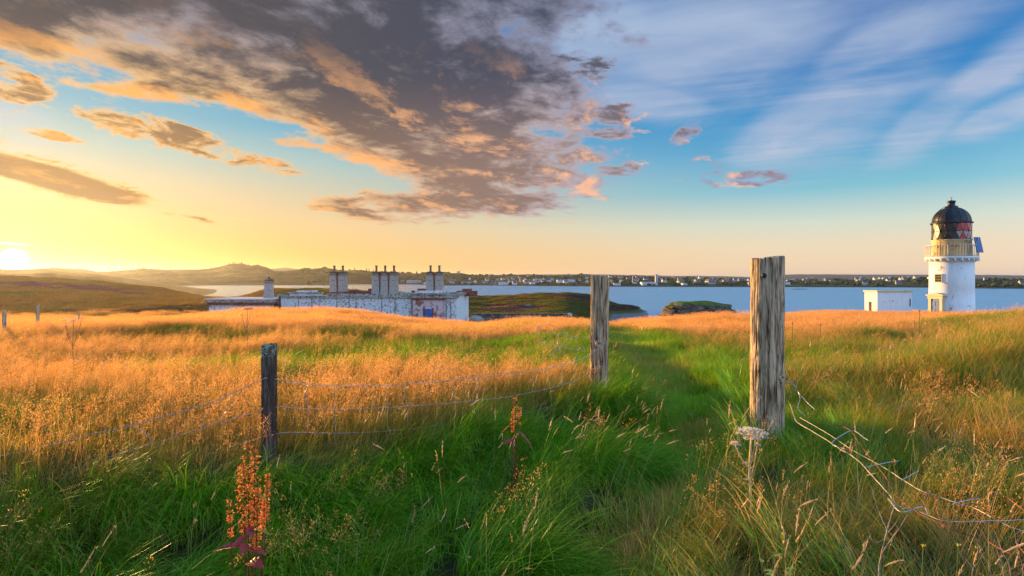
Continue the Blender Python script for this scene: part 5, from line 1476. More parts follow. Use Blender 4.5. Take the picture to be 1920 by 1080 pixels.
def pts_in_view(y0, y1, dens, pad=1.15, xl=-0.93, xr=0.93):
    """random ground positions between two depths, evenly dense"""
    a_ = (xr - xl) * (y1 + y0) / 2 * (y1 - y0)
    n = int(a_ * dens)
    Y = np.sqrt(rng.uniform(0, 1, n) * (y1 ** 2 - y0 ** 2) + y0 ** 2)
    X = rng.uniform(xl, xr, n) * Y
    X = X + rng.uniform(-0.3, 0.3, n)
    return X, Y
POSTS = [(-1.92, 4.5, .07), (1.03, 6.8, .13), (2.33, 5.2, .16)]
HUT_C, TOWER_C = (43.5, 66.0), (54.0, 70.0)
def zones(X, Y):
    pd = path_dist(X, Y); ph = path_half(Y)
    onpath = (sm(1.5, 0.9, np.abs(pd) / ph) * (Y < 32) * (Y > 0.0))
    fd = fence_dist(X, Y)
    mound = (pd < 0) * sm(0.10, -0.25, fd + 0.32 * sm(-0.2, -1.6, X)) * (Y < 9)
    lush2 = sm(1.5, 0.6, np.abs(pd) / ph - 1) * (Y < 20) * (Y > 1)          # greener beside the path
    lush3 = gauss(X, Y, 1.55, 7.2, 0.7, 1.5, 0.2) + gauss(X, Y, 3.0, 12, 1.1, 6, -0.1)
    return onpath, fd, mound, lush2, lush3, pd
def dry_sunlit_tint(X, Y):
    n_ = fbm(X * 0.38, Y * 0.38, 4, 31) * 1.5 + fbm(X * 0.12, Y * 0.10, 3, 77) * 1.3
    onpath, fd, mound, l2, l3, pd = zones(X, Y)
    left = (fd > 0) & (pd < 0)
    # greener hollows in the left field (bands lying across the view)
    band = np.where(left, 0.45 * gauss(X, Y, -1.5, 10.2, 3.6, 1.3, -0.12) + 0.4 * gauss(X, Y, -6.0, 10.5, 2.2, 1.3, 0.1) + 0.45 * gauss(X, Y, 0.5, 14, 3.2, 2.4) + 0.4 * gauss(X, Y, -2, 23, 5, 3), 0)
    t = 0.66 + 0.34 * n_ + np.where(left, 0.02, -0.12) - 2.0 * band
    t = t + np.where(pd > 0, -0.14 * sm(9, 4, Y) + 0.12 * sm(16, 30, Y) + 0.45 * gauss(X, Y, 3.9, 4.6, 0.75, 0.9, 0.3) + 0.25 * gauss(X, Y, 3.6, 5.6, 0.6, 0.8), 0)
    t = t - 0.55 * l3 - 0.40 * l2 * sm(0.9, 0.0, np.abs(Y - 6) / 30)
    t = np.where(mound > 0.5, 0.06 + 0.10 * n_ + 0.30 * sm(-1.6, -3.4, X) * sm(-1.1, -0.2, fd) + 0.25 * sm(-0.35, 0.05, fd), t)
    tg_ = 0.46 + 0.14 * sm(0, -2.5, X)
    t = t + (tg_ - t) * 0.8 * np.exp(-((fd - 0.05) / 0.5) ** 2) * (pd < -0.2)  # yellow-green fence-line grass; the sunlit strip there is put into the tint
    t = t + 0.35 * gauss(X, Y, -3.0, 3.3, 0.9, 0.6) + 0.20 * gauss(X, Y, 2.6, 3.2, 0.9, 0.6)
    t = t - onpath * 0.35
    t = t + 0.22 * sm(14, 30, Y)
    return np.clip(t, 0, 1)
def keep(X, Y, clear_path=True, pm=1.0):
    k = np.ones(len(X), bool)
    for x0, y0, r0 in POSTS: k &= np.hypot(X - x0, Y - y0) > r0 + 0.03
    k &= np.hypot(X - TOWER_C[0], Y - TOWER_C[1]) > 2.5
    k &= ~((np.abs(X - HUT_C[0]) < 3.0) & (np.abs(Y - HUT_C[1]) < 2.6))
    k &= ~((np.hypot(X, Y) < 1.1))
    for px_, y0_, y1_, hw in ((465, 1.7, 2.62, .10), (1409, 2.5, 3.4, .05), (966, 3.5, 4.15, .06)):
        k &= ~((np.abs(X - (px_ - 960) / F * Y) < hw) & (Y > y0_) & (Y < y1_))
    if clear_path: k &= np.abs(path_dist(X, Y)) > path_half(Y) * pm * (1 + 0.25 * vnoise(X * 3, Y * 3, 5))
    return k
LEAN = lambda n, c=0.0, s=0.8: c + rng.normal(0, s, n)

# long green grass on the near bank and in front
X, Y = pts_in_view(1.5, 9.5, 72, xr=0.75)
op, fd, mo, l2, l3, pd = zones(X, Y)
frontright = (pd > 0) * sm(4.0, 2.6, Y) * 0.35
lush = np.clip(mo + 0.55 * l3 + frontright + 0.12 * ((fd > 0) & (fd < 0.35) & (pd < 0)) + 0.5 * ((pd < 0) & (Y < 3.6)), 0, 1)
TN = lambda X, Y: fbm(X * 1.55 + 4, Y * 1.75, 3, 301, 0.45)
T_ = TN(X, Y)
k = keep(X, Y, pm=1.15) & (rng.uniform(size=len(X)) < lush * sm(-0.38, 0.02, T_))
X, Y, T_ = X[k], Y[k], T_[k]
fall = np.arctan2(TN(X, Y + .06) - T_, TN(X + .06, Y) - T_) + math.pi
pdk = path_dist(X, Y)
edge = sm(-0.9, -0.15, pdk) * (pdk < 0)
base_a = np.where(pdk < 0, -0.40 - 0.35 * edge, 2.6)
wf = (0.75 * (1 - edge))
lean = np.arctan2(np.sin(base_a) + wf * np.sin(fall), np.cos(base_a) + wf * np.cos(fall)) + rng.normal(0, 0.24, len(X))
scatter('long_grass', c_long, np.stack([X, Y, H(X, Y)], -1), lean, 0.12 + 0.25 * edge + rng.normal(0, .08, len(X)), rng.uniform(.7, 1.0, len(X)) * (0.66 + 0.5 * sm(-0.3, 0.45, T_)) * (1 - 0.1 * edge), dry_sunlit_tint(X, Y), 'long green grass combed over the bank')
print('long', len(X))

# fine grass everywhere near
X, Y = pts_in_view(1.4, 9, 80); k = keep(X, Y, pm=1.0); X, Y = X[k], Y[k]
X2, Y2 = pts_in_view(9, 22, 34); k = keep(X2, Y2, pm=.9); X2, Y2 = X2[k], Y2[k]
X, Y = np.concatenate([X, X2]), np.concatenate([Y, Y2])
_, fd, mo, l2, l3, pd = zones(X, Y)
k = rng.uniform(size=len(X)) > 0.82 * mo; X, Y, pd = X[k], Y[k], pd[k]
hs = (0.72 + 0.40 * fbm(X * .9, Y * .9, 3, 55) + 0.15 * sm(0.5, 1.5, np.abs(pd))) * (1 - 0.25 * np.exp(-(fd[k] / 0.5) ** 2))
wsc = np.interp(Y, [0, 6, 22], [1.0, 1.15, 1.9])
scl = np.stack([hs * wsc, hs * wsc, hs * 1.02], -1) * rng.uniform(.8, 1.2, len(X))[:, None]
scatter('fine_grass', c_fine, np.stack([X, Y, H(X, Y)], -1), LEAN(len(X), -.2, 1.0), rng.normal(0.08, .1, len(X)), scl, dry_sunlit_tint(X, Y), 'fine green and straw coloured grass')
print('fine', len(X))

# bent grass with airy orange-pink panicles
def seeds(y0, y1, d):
    X, Y = pts_in_view(y0, y1, d); k = keep(X, Y, pm=1.25); X, Y = X[k], Y[k]
    dt = dry_sunlit_tint(X, Y)
    _, fd, mo, l2, l3, pd = zones(X, Y)
    pr = sm(0.42, 0.80, dt) * np.where(pd > 0, 0.50, 1.0) * (1 - 0.9 * mo) + 0.05
    pr = np.maximum(pr, 0.7 * gauss(X, Y, -1.35, 3.55, .5, .45) * (Y > 2.4))
    k = rng.uniform(size=len(X)) < pr
    return X[k], Y[k], dt[k]
a1 = seeds(1.9, 8.5, 26); a2 = seeds(8.5, 22, 26)
X, Y, dt = [np.concatenate(q_) for q_ in zip(a1, a2)]
wsc = np.interp(Y, [0, 6, 22], [1.0, 1.05, 1.5])
hs = rng.uniform(.7, 1.1, len(X)) * (0.9 + .15 * fbm(X * .7, Y * .7, 2, 12))
scatter('bent_grass', c_seed, np.stack([X, Y, H(X, Y)], -1), LEAN(len(X), -.2, .8), rng.normal(0.06, .1, len(X)), np.stack([hs * wsc, hs * wsc, hs], -1), dt, 'dry bent grass with fluffy orange seed heads')
print('seed', len(X))

# pale spikes
X, Y = pts_in_view(1.7, 16, 7.0); k = keep(X, Y, pm=1.1); X, Y = X[k], Y[k]
_, fd, mo, l2, l3, pd = zones(X, Y)
pr = 0.22 + 0.5 * gauss(X, Y, 0.55, 4.3, 1.0, 1.0) + 0.9 * (pd > 0) * sm(5.0, 3, Y) + 0.3 * mo * (X > -0.8) - 0.25 * (Y > 9)
k = rng.uniform(size=len(X)) < pr; X, Y = X[k], Y[k]
scatter('spiked_grass', c_spike, np.stack([X, Y, H(X, Y)], -1), LEAN(len(X), -.3, .8), rng.normal(0.05, .1, len(X)), rng.uniform(.7, 1.05, len(X)), dry_sunlit_tint(X, Y), 'tall grass stems with pale soft spikes')
print('spike', len(X))

# trodden path grass
Yp = rng.uniform(0.8, 31, 9000) ; Yp = 0.8 + (Yp - 0.8) ** 1.0
Yp = np.concatenate([Yp, rng.uniform(0.9, 9, 5500)])
Xp = np.interp(Yp, PATHC[:, 1], PATHC[:, 0]) + rng.uniform(-1.45, 1.45, len(Yp)) * path_half(Yp)
k = keep(Xp, Yp, False) & (vnoise(Xp * 2.3, Yp * 2.3, 40) > -0.62); Xp, Yp = Xp[k], Yp[k]
scatter('trodden_grass', c_short, np.stack([Xp, Yp, H(Xp, Yp)], -1), rng.uniform(0, 6.28, len(Xp)), rng.normal(0, .1, len(Xp)), rng.uniform(.8, 1.35, len(Xp)) * np.interp(Yp, [0, 8, 30], [1, 1, 1.6]), np.clip(0.30 + 0.7 * fbm(Xp * .8, Yp * .8, 4, 66) + 0.3 * sm(5, 3.5, Yp), 0, 1), 'short trodden grass on the footpath')

# the far field
def farpts(y0, y1, d, xl=-0.95, xr=0.95):
    X, Y = pts_in_view(y0, y1, d, xl=xl, xr=xr); k = keep(X, Y, pm=.9); X, Y = X[k], Y[k]
    return X, Y
XA, YA = farpts(19, 48, 4.6)
XB, YB = farpts(48, 105, 1.1)
X, Y = np.concatenate([XA, XB]), np.concatenate([YA, YB])
z_ = H(X, Y); k = z_ > 2.0; X, Y, z_ = X[k], Y[k], z_[k]
dt = dry_sunlit_tint(X, Y); dryp = rng.uniform(size=len(X)) < sm(0.25, 0.8, dt)
for nm, cc_, kk, lb in (('far_dry_grass', c_farh, dryp, 'glowing dry seed-head grass across the field'), ('far_green_grass', c_farg, ~dryp, 'greener tussocks across the field')):
    s_ = rng.uniform(.75, 1.15, kk.sum())
    scatter(nm, cc_, np.stack([X[kk], Y[kk], z_[kk]], -1), LEAN(kk.sum(), -.2, .9), rng.normal(.05, .1, kk.sum()), s_ * np.interp(Y[kk], [20, 50, 100], [.85, 1.0, 1.3]), dt[kk], lb)
print('far', len(X))
# heather and coarse tufts on the headland and the far slope
n = 52000
Y = np.sqrt(rng.uniform(105 ** 2, 335 ** 2, n)); X = rng.uniform(-0.97, 0.27, n) * Y
z_ = H(X, Y); k = (z_ > 2.2); X, Y, z_ = X[k], Y[k], z_[k]
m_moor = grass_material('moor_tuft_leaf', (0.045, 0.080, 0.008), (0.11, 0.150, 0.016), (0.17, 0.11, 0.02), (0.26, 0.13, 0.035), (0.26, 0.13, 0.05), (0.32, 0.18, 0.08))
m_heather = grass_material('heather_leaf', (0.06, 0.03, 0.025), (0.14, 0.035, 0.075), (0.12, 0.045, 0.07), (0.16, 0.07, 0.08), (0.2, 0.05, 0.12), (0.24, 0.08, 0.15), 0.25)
c_moor = mk('moor_tuft', lambda: farclump(70, 12, 1.3, (0.25, 0.6), 0.07), m_moor, 3)
c_heath = mk('heather_tuft', lambda: farclump(70, 25, 1.2, (0.25, 0.5), 0.08), m_heather, 3)
hn = fbm(X * 0.030, Y * 0.055, 4, 201)
hk = (hn > 0.27)
dt = np.clip(0.42 + 0.55 * fbm(X * 0.04, Y * 0.06, 4, 121) + 0.35 * (X / Y < -0.42) - 0.12 * (X / Y > -0.3), 0, 1)
for nm, cc_, kk, lb in (('moor_grass', c_moor, ~hk, 'coarse moor grass on the slopes by the bay'), ('heather', c_heath, hk, 'purple heather patches on the slopes')):
    scatter(nm, cc_, np.stack([X[kk], Y[kk], z_[kk]], -1), rng.uniform(0, 6.28, kk.sum()), rng.normal(0, .1, kk.sum()), rng.uniform(.7, 1.3, kk.sum()), dt[kk], lb)
print('moor', len(X))

# ------------------------------------------------------------------ the town and woods across the bay
m_hw = simple('white_house_wall', (0.56, 0.54, 0.52), 0.8, var=0.08)
m_hg = simple('grey_house_wall', (0.24, 0.23, 0.23), 0.8, var=0.15)
m_hc = simple('cream_house_wall', (0.42, 0.35, 0.28), 0.8, var=0.1)
m_slate = simple('slate_roof', (0.10, 0.10, 0.12), 0.7, var=0.2)
m_tile = simple('brown_tile_roof', (0.20, 0.12, 0.09), 0.8, var=0.2)
def house_mesh(nm, w_, d_, h_, rh, wall, roof, wing=False):
    bm = bmesh.new()
    def body(cx_, w2, d2, h2, rh2):
        bm_box(bm, (cx_, 0, h2 / 2), (w2, d2, h2))
        x0_, x1_ = cx_ - w2 / 2 - .25, cx_ + w2 / 2 + .25; y0_ = d2 / 2 + .3
        v = [bm.verts.new(p) for p in [(x0_, -y0_, h2 - .05), (x1_, -y0_, h2 - .05), (x1_, y0_, h2 - .05), (x0_, y0_, h2 - .05), (x0_, 0, h2 + rh2), (x1_, 0, h2 + rh2)]]
        for f, mi in (((0, 1, 5, 4), 1), ((2, 3, 4, 5), 1), ((1, 2, 5), 0), ((3, 0, 4), 0), ((3, 2, 1, 0), 1)):
            bm.faces.new([v[i] for i in f]).material_index = mi
        for s_ in (-1, 1): bm_box(bm, (cx_ + s_ * (w2 / 2 - .5), 0, h2 + rh2 + .3), (.8, .9, 1.3), mat=0)
        for k in range(3):
            for z_ in ((1.4, 4.0) if h2 > 4.5 else (1.5,)):
                bm_box(bm, (cx_ + (k - 1) * w2 * .3, -d2 / 2 - .02, z_), (w2 * .11, .08, 1.3), mat=1)
    body(0, w_, d_, h_, rh)
    if wing: body(w_ * .75, w_ * .6, d_ * .9, h_ * .7, rh * .8)
    me_ = bpy.data.meshes.new(nm)
    bmesh.ops.recalc_face_normals(bm, faces=bm.faces); bm.to_mesh(me_); bm.free()
    me_.materials.append(wall); me_.materials.append(roof)
    return me_
protos = [(house_mesh('town_house', 9, 6.5, 4.2, 2.6, m_hw, m_slate), 'small white gabled house in the town across the bay', 5),
          (house_mesh('town_house', 9, 7, 3.2, 2.8, m_hw, m_tile, True), 'low white cottage with brown roof in the town across the bay', 3),
          (house_mesh('town_house', 11, 7, 5.2, 3.0, m_hg, m_slate), 'grey gabled house in the town across the bay', 4),
          (house_mesh('town_house', 10, 7.5, 5.0, 3.2, m_hc, m_slate, True), 'cream gabled house in the town across the bay', 2)]
bag = [i for i, p_ in enumerate(protos) for _ in range(p_[2])]
def drop(px, s_):
    X_, Y_, z_ = far_z(np.array([px]), np.array([s_])); return Vector((float(X_[0]), float(Y_[0]), float(z_[0])))
spots = []
tries = 0
def dens_h(px, s_):
    d = 0.0
    if 880 < px < 1110: d = 1.0 if s_ < .45 else .25
    elif 750 < px <= 880: d = .5 if s_ < .2 else .05
    elif 1110 <= px < 1240: d = .55 if .05 < s_ < .7 else .2
    elif 1240 <= px < 1480: d = .5 if .15 < s_ < .75 else .1
    elif 1480 <= px < 1600: d = .35 if s_ > .45 else .08
    elif 1600 <= px < 1745: d = .9 if s_ > .72 else .08
    elif px >= 1745: d = .16 if s_ > .3 else .02
    return d
def where(px, s_):
    if px < 888: a = 'beyond the chimney stacks'
    elif px < 974: a = 'between the chimneys and the spire'
    elif px < 1040: a = 'just right of the spire'
    elif px < 1104: a = 'left of the split post'
    elif px < 1228: a = 'between the split post and the white tower'
    elif px < 1406: a = 'between the white tower and the gatepost'
    elif px < 1620: a = 'between the gatepost and the hut'
    elif px < 1740: a = 'above the hut'
    else: a = 'right of the lighthouse'
    return (' on the far waterfront ' if s_ < .22 else (' on the lower slope ' if s_ < .6 else ' high on the slope ')) + a
while len(spots) < 150 and tries < 20000:
    tries += 1
    px_ = random.uniform(750, 1930); s_ = random.uniform(.03, .97)
    if random.random() > dens_h(px_, s_): continue
    p_ = drop(px_, s_)
    if p_.z < 1.2 or any((p_ - q_).length < 17 for q_ in spots): continue
    spots.append(p_)
    i = random.choice(bag); me_, lb, _ = protos[i]; lb = lb.replace(' in the town across the bay', '').replace('low white cottage with brown roof', 'low white brown-roofed cottage') + where(px_, s_)
    o = bpy.data.objects.new('town_house', me_); COL.objects.link(o)
    o.location = p_ - Vector((0, 0, .5)); o.rotation_euler = (0, 0, random.choice([0, 0, 1.57, .3, -.4]) + random.uniform(-.2, .2))
    k = random.uniform(.85, 1.2); o.scale = (k, k, k * 1.1)
    tag(o, lb, 'house', 'houses of the town across the bay')
m_shed = simple('pale_metal_cladding', (0.60, 0.62, 0.66), 0.5, var=0.08)
m_shedd = simple('grey_metal_cladding', (0.30, 0.33, 0.38), 0.5, var=0.1)
def shed(px, pbase, wpx, hpx, Y_, mat, label, roof=m_shedd):
    p_ = place(px, pbase, Y_); k = Y_ / F
    gzz = p_.z
    root = empty('harbour_shed', p_); tag(root, label, 'shed')
    w_, h_, d_ = wpx * k, hpx * k, 22
    boxo('wall', (0, d_ / 2, h_ * .36), (w_, d_, h_ * .72 + 1.0), mat, root)
    bm = bmesh.new()
    v = [bm.verts.new(p) for p in [(-w_ / 2 - .4, -.4, h_ * .72 + .51), (w_ / 2 + .4, -.4, h_ * .72 + .51), (w_ / 2 + .4, d_ + .4, h_ * .72 + .51), (-w_ / 2 - .4, d_ + .4, h_ * .72 + .51), (-w_ / 2 - .4, d_ / 2, h_ + .5), (w_ / 2 + .4, d_ / 2, h_ + .5)]]
    for f in ((0, 1, 5, 4), (2, 3, 4, 5), (1, 2, 5), (3, 0, 4), (3, 2, 1, 0)): bm.faces.new([v[i] for i in f])
    from_bm('roof', bm, roof, root)
    for i in range(3): boxo('roller_door', ((i - 1) * w_ * .28, -.06, h_ * .25), (w_ * .12, .1, h_ * .45), m_shedd if mat is m_shed else m_hg, root)
def fy(px, s_): return float(far_z(np.array([float(px)]), np.array([s_]))[1][0])
def fpy(px, s_):
    p_ = drop(px, s_); return HOR - (p_.z - CZ) / p_.y * F
for (px_, s_, w_, h_, mt, lb) in ((944, .04, 18, 5.5, m_shed, 'white harbour shed at the water edge near the white cottages'), (1062, .20, 34, 6.0, m_shed, 'long pale warehouse behind the waterside houses left of the split post'),
        (876, .05, 22, 4.5, m_shedd, 'grey shed on the shore left of the town'), (775, .05, 26, 5.5, m_shedd, 'large grey harbour shed between the middle and right chimneys'), (800, .02, 12, 4, m_shed, 'small white shed beside the large grey harbour shed'),
        (1010, .26, 16, 6, m_hc, 'cream block on the slope above the harbour houses'), (1000, .10, 12, 5, m_shed, 'white shed in the middle of the harbour front'), (1216, .10, 24, 6.5, m_shed, 'pale blue grey hall joined to the tall white tower across the bay'),
        (1158, .08, 12, 4, m_shed, 'small pale shed right of the split post across the bay'), (1476, .20, 12, 5, m_shed, 'pale shed just right of the tall gatepost across the bay'), (1285, .12, 8, 4, m_hw, 'single white building low on the green shore'),
        (1900, .35, 12, 2.5, m_hw, 'long white bungalow among dark trees right of the lighthouse')):
    Y_ = fy(px_, s_); shed(px_, fpy(px_, s_) + .3, w_, h_, Y_, mt, lb)
def tall(name, px, s_, top, wpx, mats, label, cat, rnd=False):
    p_ = drop(px, s_); k = p_.y / F; h_ = CZ + (HOR - top) / F * p_.y - p_.z + 1
    root = empty(name, p_ - Vector((0, 0, 1))); tag(root, label, cat)
    w_ = wpx * k
    if rnd:
        bm = bmesh.new(); bm_lathe(bm, [(w_ * .6, 0), (w_ * .45, h_ * .82)], 12); from_bm('shaft', bm, mats[0], root)
        bm = bmesh.new(); bm_lathe(bm, [(w_ * .5, h_ * .82 + .02), (w_ * .5, h_)], 12); from_bm('dark_top', bm, mats[1], root)
    else:
        boxo('shaft', (0, 0, h_ * .46), (w_, w_, h_ * .92), mats[0], root); boxo('dark_top', (0, 0, h_ * .961), (w_ * .9, w_ * .9, h_ * .077), mats[1], root)
        boxo('window_strip', (0, -w_ / 2 - .05, h_ * .5), (w_ * .2, .1, h_ * .7), mats[1], root)
tall('white_tower', 1230.5, .12, 514.5, 4.0, (m_hw, m_slate), 'tall square white tower rising above the pale hall across the bay', 'tower')
tall('brick_chimney', 1308, .45, 515.5, 1.9, (simple('orange_brick', (0.55, 0.25, 0.14), .8), m_hw), 'thin orange chimney with pale top left of the tall gatepost', 'chimney', True)
tall('radio_mast', 862.5, .98, 503.5, 0.8, (m_shedd, m_slate), 'thin mast on the hill above the right pair of chimneys', 'mast', True)
tall('church_spire', 974, .3, 519.5, 1.3, (m_hw, m_slate), 'small pale church spire among the harbour houses', 'spire', True)
tall('navigation_beacon', 1501.5, -0.02, 537.6, 0.7, (simple('green_beacon_paint', (0.03, 0.30, 0.10), .5), m_hw), 'tiny green beacon post near the skerry', 'beacon', True)

# wind turbines on the skyline
m_turb = simple('pale_turbine_paint', (0.72, 0.72, 0.72), .5, var=.05)
def turbine_mesh():
    bm = bmesh.new(); bm_lathe(bm, [(1.5, 0), (.9, 42)], 10); t_ = bpy.data.meshes.new('mast'); bm.to_mesh(t_); bm.free(); t_.materials.append(m_turb)
    bm = bmesh.new(); bm_box(bm, (0, -0.5, 43.2), (2.2, 5, 2.2)); n_ = bpy.data.meshes.new('nacelle'); bm.to_mesh(n_); bm.free(); n_.materials.append(m_turb)
    bm = bmesh.new(); bm_box(bm, (0, 0, 9.5), (1.5, .35, 18), 0, .25); b_ = bpy.data.meshes.new('rotor_blade'); bm.to_mesh(b_); bm.free(); b_.materials.append(m_turb)
    return t_, n_, b_
tm, nm_, bm_m = turbine_mesh()
LBT = ['leftmost wind turbine on the left skyline', 'second wind turbine from the left on the skyline', 'third wind turbine from the left on the skyline', 'fourth wind turbine from the left on the skyline', 'fifth wind turbine from the left on the skyline', 'rightmost wind turbine on the left skyline']
for i, (px_, hub, base_) in enumerate(((140, 502, 508), (167.5, 497.5, 507.5), (195.5, 499, 506.5), (224, 496.5, 506), (254, 498.5, 505.5), (285, 500, 506))):
    Y_ = 4150.0; p_ = place(px_, hub, Y_); s_ = 0.92
    root = empty('wind_turbine', (p_.x, p_.y, p_.z - 43.2 * s_)); root.scale = (s_, s_, s_); tag(root, LBT[i], 'wind turbine', 'wind turbines on the skyline')
    for me_, nm2 in ((tm, 'mast'), (nm_, 'nacelle')):
        o = bpy.data.objects.new(nm2, me_); COL.objects.link(o); o.parent = root
    a0_ = random.uniform(0, 2)
    for k in range(3):
        o = bpy.data.objects.new('rotor_blade', bm_m); COL.objects.link(o); o.parent = root
        o.location = (0, -3.2, 43.2); o.rotation_euler = (0, a0_ + k * 2.0944, 0)

# trees that stand up on the hill ridges
m_leafd = simple('dark_tree_foliage', (0.040, 0.038, 0.016), .9, var=.5, scale=.25)
m_bark = simple('dark_bark', (0.05, 0.035, 0.025), .9)
def crown_mesh(kind, seed):
    rs = random.Random(seed); V, Fc = [], []
    n = 420
    for k in range(n):
        if kind == 0:   # pointed conifer
            t = rs.random() ** .8; rad_ = 2.3 * (1 - t) + .25; a_ = rs.uniform(0, 6.28); r_ = rad_ * math.sqrt(rs.random())
            c_ = Vector((r_ * math.cos(a_), r_ * math.sin(a_), 1.6 + t * 9.0 - .25 * r_))
        else:
            lob = [(0, 0, 6, 2.9), (1.9, .5, 5, 2.1), (-1.8, -.4, 5.4, 2.2), (.3, .2, 8, 1.9)][rs.randrange(4)]
            d_ = Vector((rs.gauss(0, 1), rs.gauss(0, 1), rs.gauss(0, 1))).normalized() * lob[3] * rs.random() ** .4
            c_ = Vector(lob[:3]) + d_
        s_ = rs.uniform(.35, .8); u_ = Vector((rs.gauss(0, 1), rs.gauss(0, 1), rs.gauss(0, 1))).normalized(); w_ = u_.orthogonal().normalized()
        b0 = len(V); V += [c_ - u_ * s_, c_ + w_ * s_, c_ + u_ * s_, c_ - w_ * s_]; Fc.append((b0, b0 + 1, b0 + 2, b0 + 3))
    me_ = mesh_np('crown', [tuple(v) for v in V], Fc, False); me_.materials.append(m_leafd); return me_
crowns = [crown_mesh(0, 1), crown_mesh(0, 2), crown_mesh(1, 3), crown_mesh(1, 4)]
bm = bmesh.new(); bm_tube(bm, [(0, 0, -1), (0.1, 0, 3), (0, 0, 7)], [.35, .25, .1], 6); tk = bpy.data.meshes.new('trunk'); bm.to_mesh(tk); bm.free(); tk.materials.append(m_bark)
TR = [(268, 1.5), (273, 1.0), (262, .8), (320, .9), (326, .8), (338, 1.0), (346, 1.1), (352, .9), (396, .9), (418, .8), (424, .9), (430, 1.0), (437, 1.2), (441, .9), (448, 1.0), (453, 1.1), (459, .8), (466, .7), (540, .8), (552, .7), (597, .9), (605, 1.0), (612, .9), (654, .9), (665, 1.1), (687, 1.2), (692, 1.0), (700, .8), (742, 1.0), (748, .9), (756, .8), (768, .9), (781, 1.0), (783, .7)]
for i, (px_, k) in enumerate(TR):
    p_ = drop(px_, .985)
    root = empty('ridge_tree', p_ - Vector((0, 0, 1.0))); root.rotation_euler = (0, 0, random.uniform(0, 6)); kk = k * random.uniform(.85, 1.15); root.scale = (kk, kk, kk)
    tag(root, ('pointed dark conifer ' if i % 4 < 2 else 'rounded dark tree ') + 'silhouetted on the ' + ('low far left ridge' if px_ < 300 else 'ridge left of the wooded summit' if px_ < 400 else 'wooded summit of the far hill' if px_ < 480 else 'ridge left of the left chimneys' if px_ < 630 else 'ridge between the left and middle chimneys' if px_ < 715 else 'ridge between the middle and right chimneys'), 'tree', 'trees along the far ridge')
    for nm2, me_ in (('crown', crowns[i % 4]), ('trunk', tk)):
        o = bpy.data.objects.new(nm2, me_); COL.objects.link(o); o.parent = root
# woods and garden trees that read as one mass
V, Fc = [], []
ico = bmesh.new(); bmesh.ops.create_icosphere(ico, subdivisions=1, radius=1.0); iv = np.array([v.co[:] for v in ico.verts]); ifc = np.array([[v.index for v in f.verts] for f in ico.faces]); ico.free()
nt = 0; VV, FF = [], []
while nt < 2300:
    px_ = random.uniform(560, 1930); s_ = random.uniform(.02, 1.0)
    d = .75 if px_ < 860 and s_ > .35 else (.45 if 860 < px_ < 1300 else .25)
    if fbm(px_ / 14.0, s_ * 5, 2, 90) < .05 or random.random() > d: continue
    p_ = drop(px_, s_)
    if p_.z < 1.5: continue
    r_ = random.uniform(2.2, 5.0)
    VV.append(iv * (np.array([r_ * random.uniform(1, 1.8), r_, r_ * random.uniform(.7, 1.1)]) * rng.uniform(.8, 1.2, (len(iv), 1))) + np.array(p_) + [0, 0, r_ * .5]); FF.append(ifc + nt * len(iv)); nt += 1
me = mesh_np('woodland', np.concatenate(VV), np.concatenate(FF), False)
m_wood = simple('woodland_green', (0.045, 0.055, 0.018), .95, var=.6, scale=.03)
tag(link('woodland', me, m_wood), 'scattered dark woods and garden trees across the bay', kind='stuff')

# ------------------------------------------------------------------ small flowers and a low leafy plant in the right foreground
m_yellow_leaf = simple('yellow_green_leaf', (0.42, 0.40, 0.05), 0.6, var=0.4, scale=30)
m_yellow_petal = simple('yellow_petal', (0.80, 0.52, 0.03), 0.6, var=0.2, scale=40)
m_purple = simple('purple_floret', (0.42, 0.06, 0.30), 0.6, var=0.4, scale=60)
m_gstem = simple('green_flower_stem', (0.12, 0.18, 0.03), 0.7)
p_ = place(1462, 1062, 2.35); gz_ = H1(p_.x, p_.y)
root = empty('leafy_plant', (p_.x, p_.y, gz_)); tag(root, 'low yellow green leafy plant at the bottom edge left of the dead twigs', 'plant')
for k in range(5):
    a_ = k * 1.256 + .3; e_ = Vector((0.07 * math.cos(a_), 0.05 * math.sin(a_), p_.z - gz_ + U0(-.05, .02)))
    tubeo('stem', spline([(0, 0, 0), e_ * .5 + Vector((0, 0, .02)), e_], 4), 0.0016, m_gstem, root)
    for j in range(4):
        leaf(root, e_ * (0.7 + .1 * j), a_ + j * 1.6, 0.3, U0(.026, .042), U0(.012, .018), m_yellow_leaf, droop=0.4)
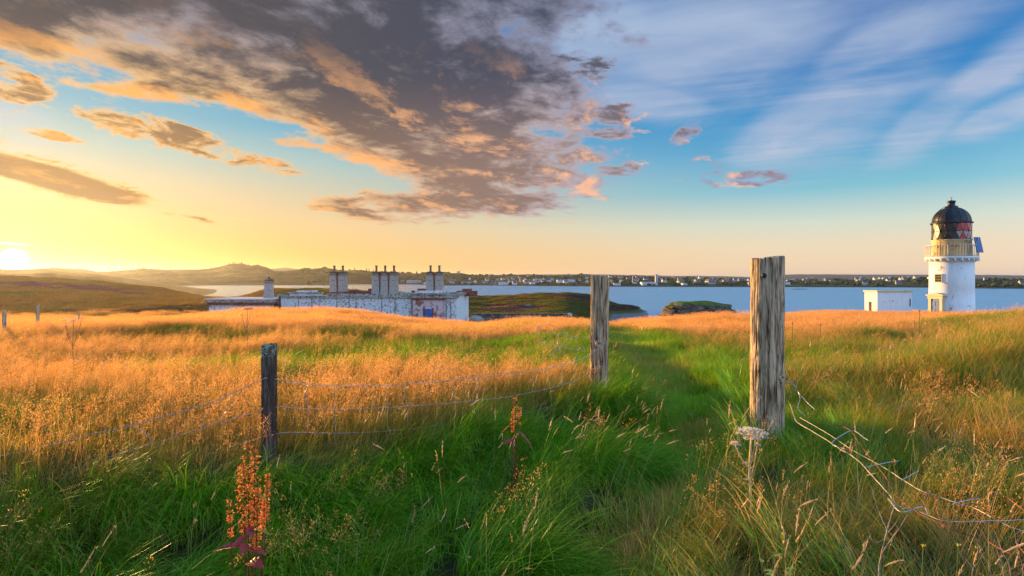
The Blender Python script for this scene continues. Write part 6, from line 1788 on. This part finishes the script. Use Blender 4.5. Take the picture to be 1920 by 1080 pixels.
def bloom(px, py, Y, mat, label, n, r_, grp):
    t_ = place(px, py, Y); gz_ = H1(t_.x, t_.y)
    root = empty('wild_flower', (t_.x, t_.y, gz_)); tag(root, label, 'flower', grp)
    h_ = t_.z - gz_
    tubeo('stem', spline([(0.01, 0, 0), (-0.006, 0, h_ * .5), (0, 0, h_)], 4), 0.0016 * max(1, Y / 3), m_gstem, root)
    bm = bmesh.new(); bm_lathe(bm, [(r_ * .15, -r_ * .5), (r_ * .4, -r_ * .2), (r_ * .35, r_ * .2), (r_ * .1, r_ * .3)], 8, (0, 0, h_)); from_bm('flower_head', bm, mat, root)
    for k in range(n):
        a_ = 6.283 * k / n; leaf(root, (0, 0, h_), a_, 0.5, r_, r_ * .5, mat, droop=0.2, name='petal')
for px_, py_, Y_, lb in ((1731, 1024, 2.3, 'small yellow flower low in the grass right of the forked twig'), (1797, 1022, 2.3, 'yellow flower in the grass just under the tangled wires'), (1445, 764, 5.6, 'tiny yellow flower by the foot of the tall gatepost')):
    bloom(px_, py_, Y_, m_yellow_petal, lb, 5, 0.011, 'yellow flowers in the grass')
for px_, py_, Y_, lb in ((1486, 606, 12, 'purple thistle head just right of the tall gatepost'), (1538, 609, 12.5, 'purple thistle head farther right of the tall gatepost'), (1724, 583, 13, 'purple thistle head before the foot of the lighthouse')):
    bloom(px_, py_, Y_, m_purple, lb, 9, 0.035, 'purple thistles in the right field')

# ------------------------------------------------------------------ air
hb = bmesh.new()
bmesh.ops.create_cube(hb, size=1.0)
for v in hb.verts:
    v.co = Vector((v.co.x * 22000, v.co.y * 20000 + 2500, (-6.0 if v.co.z < 0 else 100.0)))
me = bpy.data.meshes.new('haze'); hb.to_mesh(me); hb.free()
m_haze = bpy.data.materials.new('haze_air'); m_haze.use_nodes = True
ht = m_haze.node_tree; ht.nodes.clear()
pv = ht.nodes.new('ShaderNodeVolumePrincipled')
pv.inputs['Color'].default_value = (0.86, 0.88, 0.95, 1)
pv.inputs['Density'].default_value = 0.000035
pv.inputs['Anisotropy'].default_value = 0.72
ho = ht.nodes.new('ShaderNodeOutputMaterial'); ht.links.new(pv.outputs[0], ho.inputs['Volume'])
haze = link('haze', me, m_haze); tag(haze, 'thin evening haze over the bay', kind='stuff')
